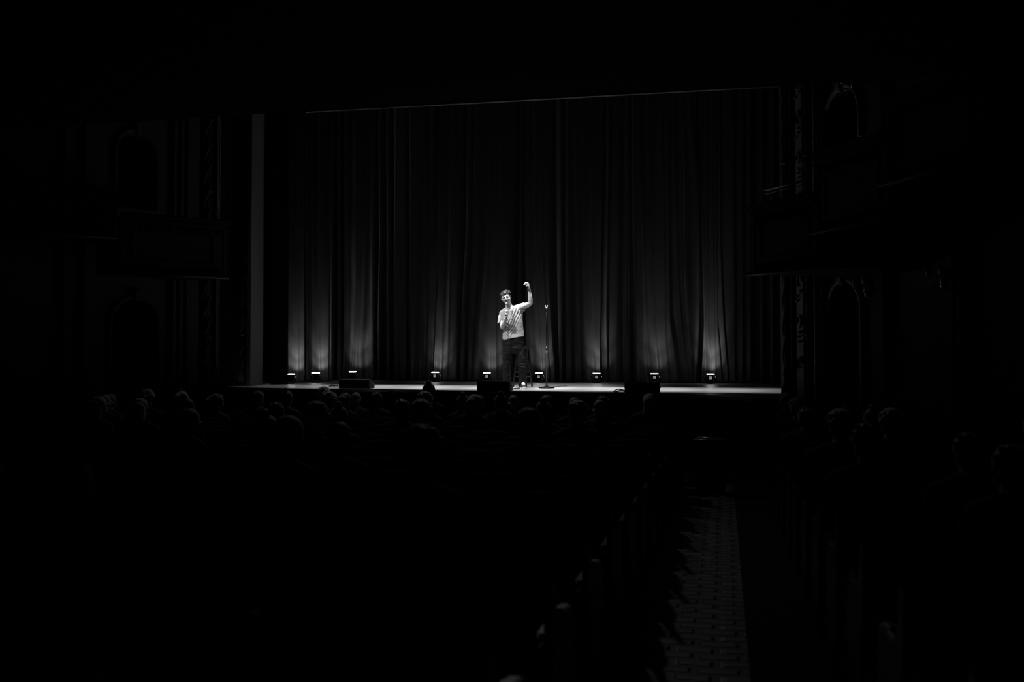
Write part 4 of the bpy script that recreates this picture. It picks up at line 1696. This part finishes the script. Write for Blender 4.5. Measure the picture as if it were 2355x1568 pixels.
named = [  # image column, row (1 = front), hair, label
    (590, 1, 0, 'short haired audience member at the front left, below the pale strip'),
    (740, 1, 1, 'pale curly haired audience member below the second uplight from the left'),
    (790, 2, 2, 'long haired audience member just left of the leftmost monitor speaker\'s foot'),
    (818, 1, 3, 'bald pale haired audience member directly below the leftmost monitor speaker'),
    (863, 1, 0, 'short haired audience member below the right end of the leftmost monitor speaker'),
    (1085, 4, 5, 'pale long haired audience member a few rows back, below the middle monitor speaker'),
    (1255, 2, 2, 'long haired audience member below the microphone stand'),
    (1323, 3, 3, 'bald pale haired audience member right of the microphone stand, a glint on top'),
    (1385, 2, 0, 'short haired audience member left of the rightmost monitor speaker'),
    (1490, 2, 5, 'pale long haired audience member below the rightmost monitor speaker'),
    (655, 2, 4, 'audience member with a hair bun below the leftmost uplight'),
    (1150, 3, 4, 'audience member with a hair bun below the performer'),
]
for px, r, k, lab in named:
    Y = ROWS[len(ROWS) - r]
    sx, Yr, x = seat_near(px, Y)
    place_person(k, x, Yr, lab, random.uniform(-.25, .25))
# one head stands out against the lit boards
sx, Yr, x = seat_near(983, ROWS[-3])
place_person(4, x, Yr, 'audience member with a topknot, head dark against the lit stage boards left of the performer', .1, .13)
rnd = random.Random(21)
for (ri, side, c), x in list(seatmap.items()):
    if (ri, side, c) in taken: continue
    if ri < 2 and c < 2: continue
    pr_ = .26 if side == 'L' else .22
    if ri > 10: pr_ = .32
    if rnd.random() > pr_: continue
    if side == 'L':
        lab = 'audience member seated in the dark rows left of the aisle, back to the camera'
        g = 'audience in the rows left of the aisle'
    else:
        lab = 'audience member seated in the dark rows right of the aisle, back to the camera'
        g = 'audience in the rows right of the aisle'
    place_person(rnd.randrange(6), x + rnd.uniform(-.03, .03), ROWS[ri], lab, rnd.uniform(-.35, .35), rnd.uniform(-.06, .0), g)

# equipment case standing in the aisle
q = at_d(1632, 790, 13.0)
zc = house_z(q.y)
case = empty('equipment_case', (q.x, q.y, zc + .012), -.1)
tag(case, 'small dark case with a thin bright lid edge standing in the aisle', 'case')
bm = bmesh.new(); box(bm, (0, 0, .32), (.36, .32, .60), 0, .012); obj('body', bm, M['case'], case)
bm = bmesh.new(); box(bm, (0, 0, .655), (.38, .34, .06), 0, .010); lid = obj('lid', bm, M['black_plastic'], case)
bm = bmesh.new()
for s in (-1, 1):
    tube(bm, [(-.19, s * .17, .683), (.19, s * .17, .683)], .010, 8)
    tube(bm, [(s * .19, -.17, .683), (s * .19, .17, .683)], .005, 6)
obj('metal_edge', bm, M['glint_metal'], lid)
for sx_ in (-1, 1):
    for sy_ in (-1, 1):
        bm = bmesh.new(); ellipsoid(bm, (sx_ * .11, sy_ * .13, .02), (.02, .02, .02), n=10, m=8)
        obj('foot', bm, M['black_plastic'], case)
bm = bmesh.new(); tube(bm, spline([(-.05, -.165, .42), (-.05, -.19, .40), (.05, -.19, .40), (.05, -.165, .42)], 4), .007)
obj('handle', bm, M['chrome'], case)
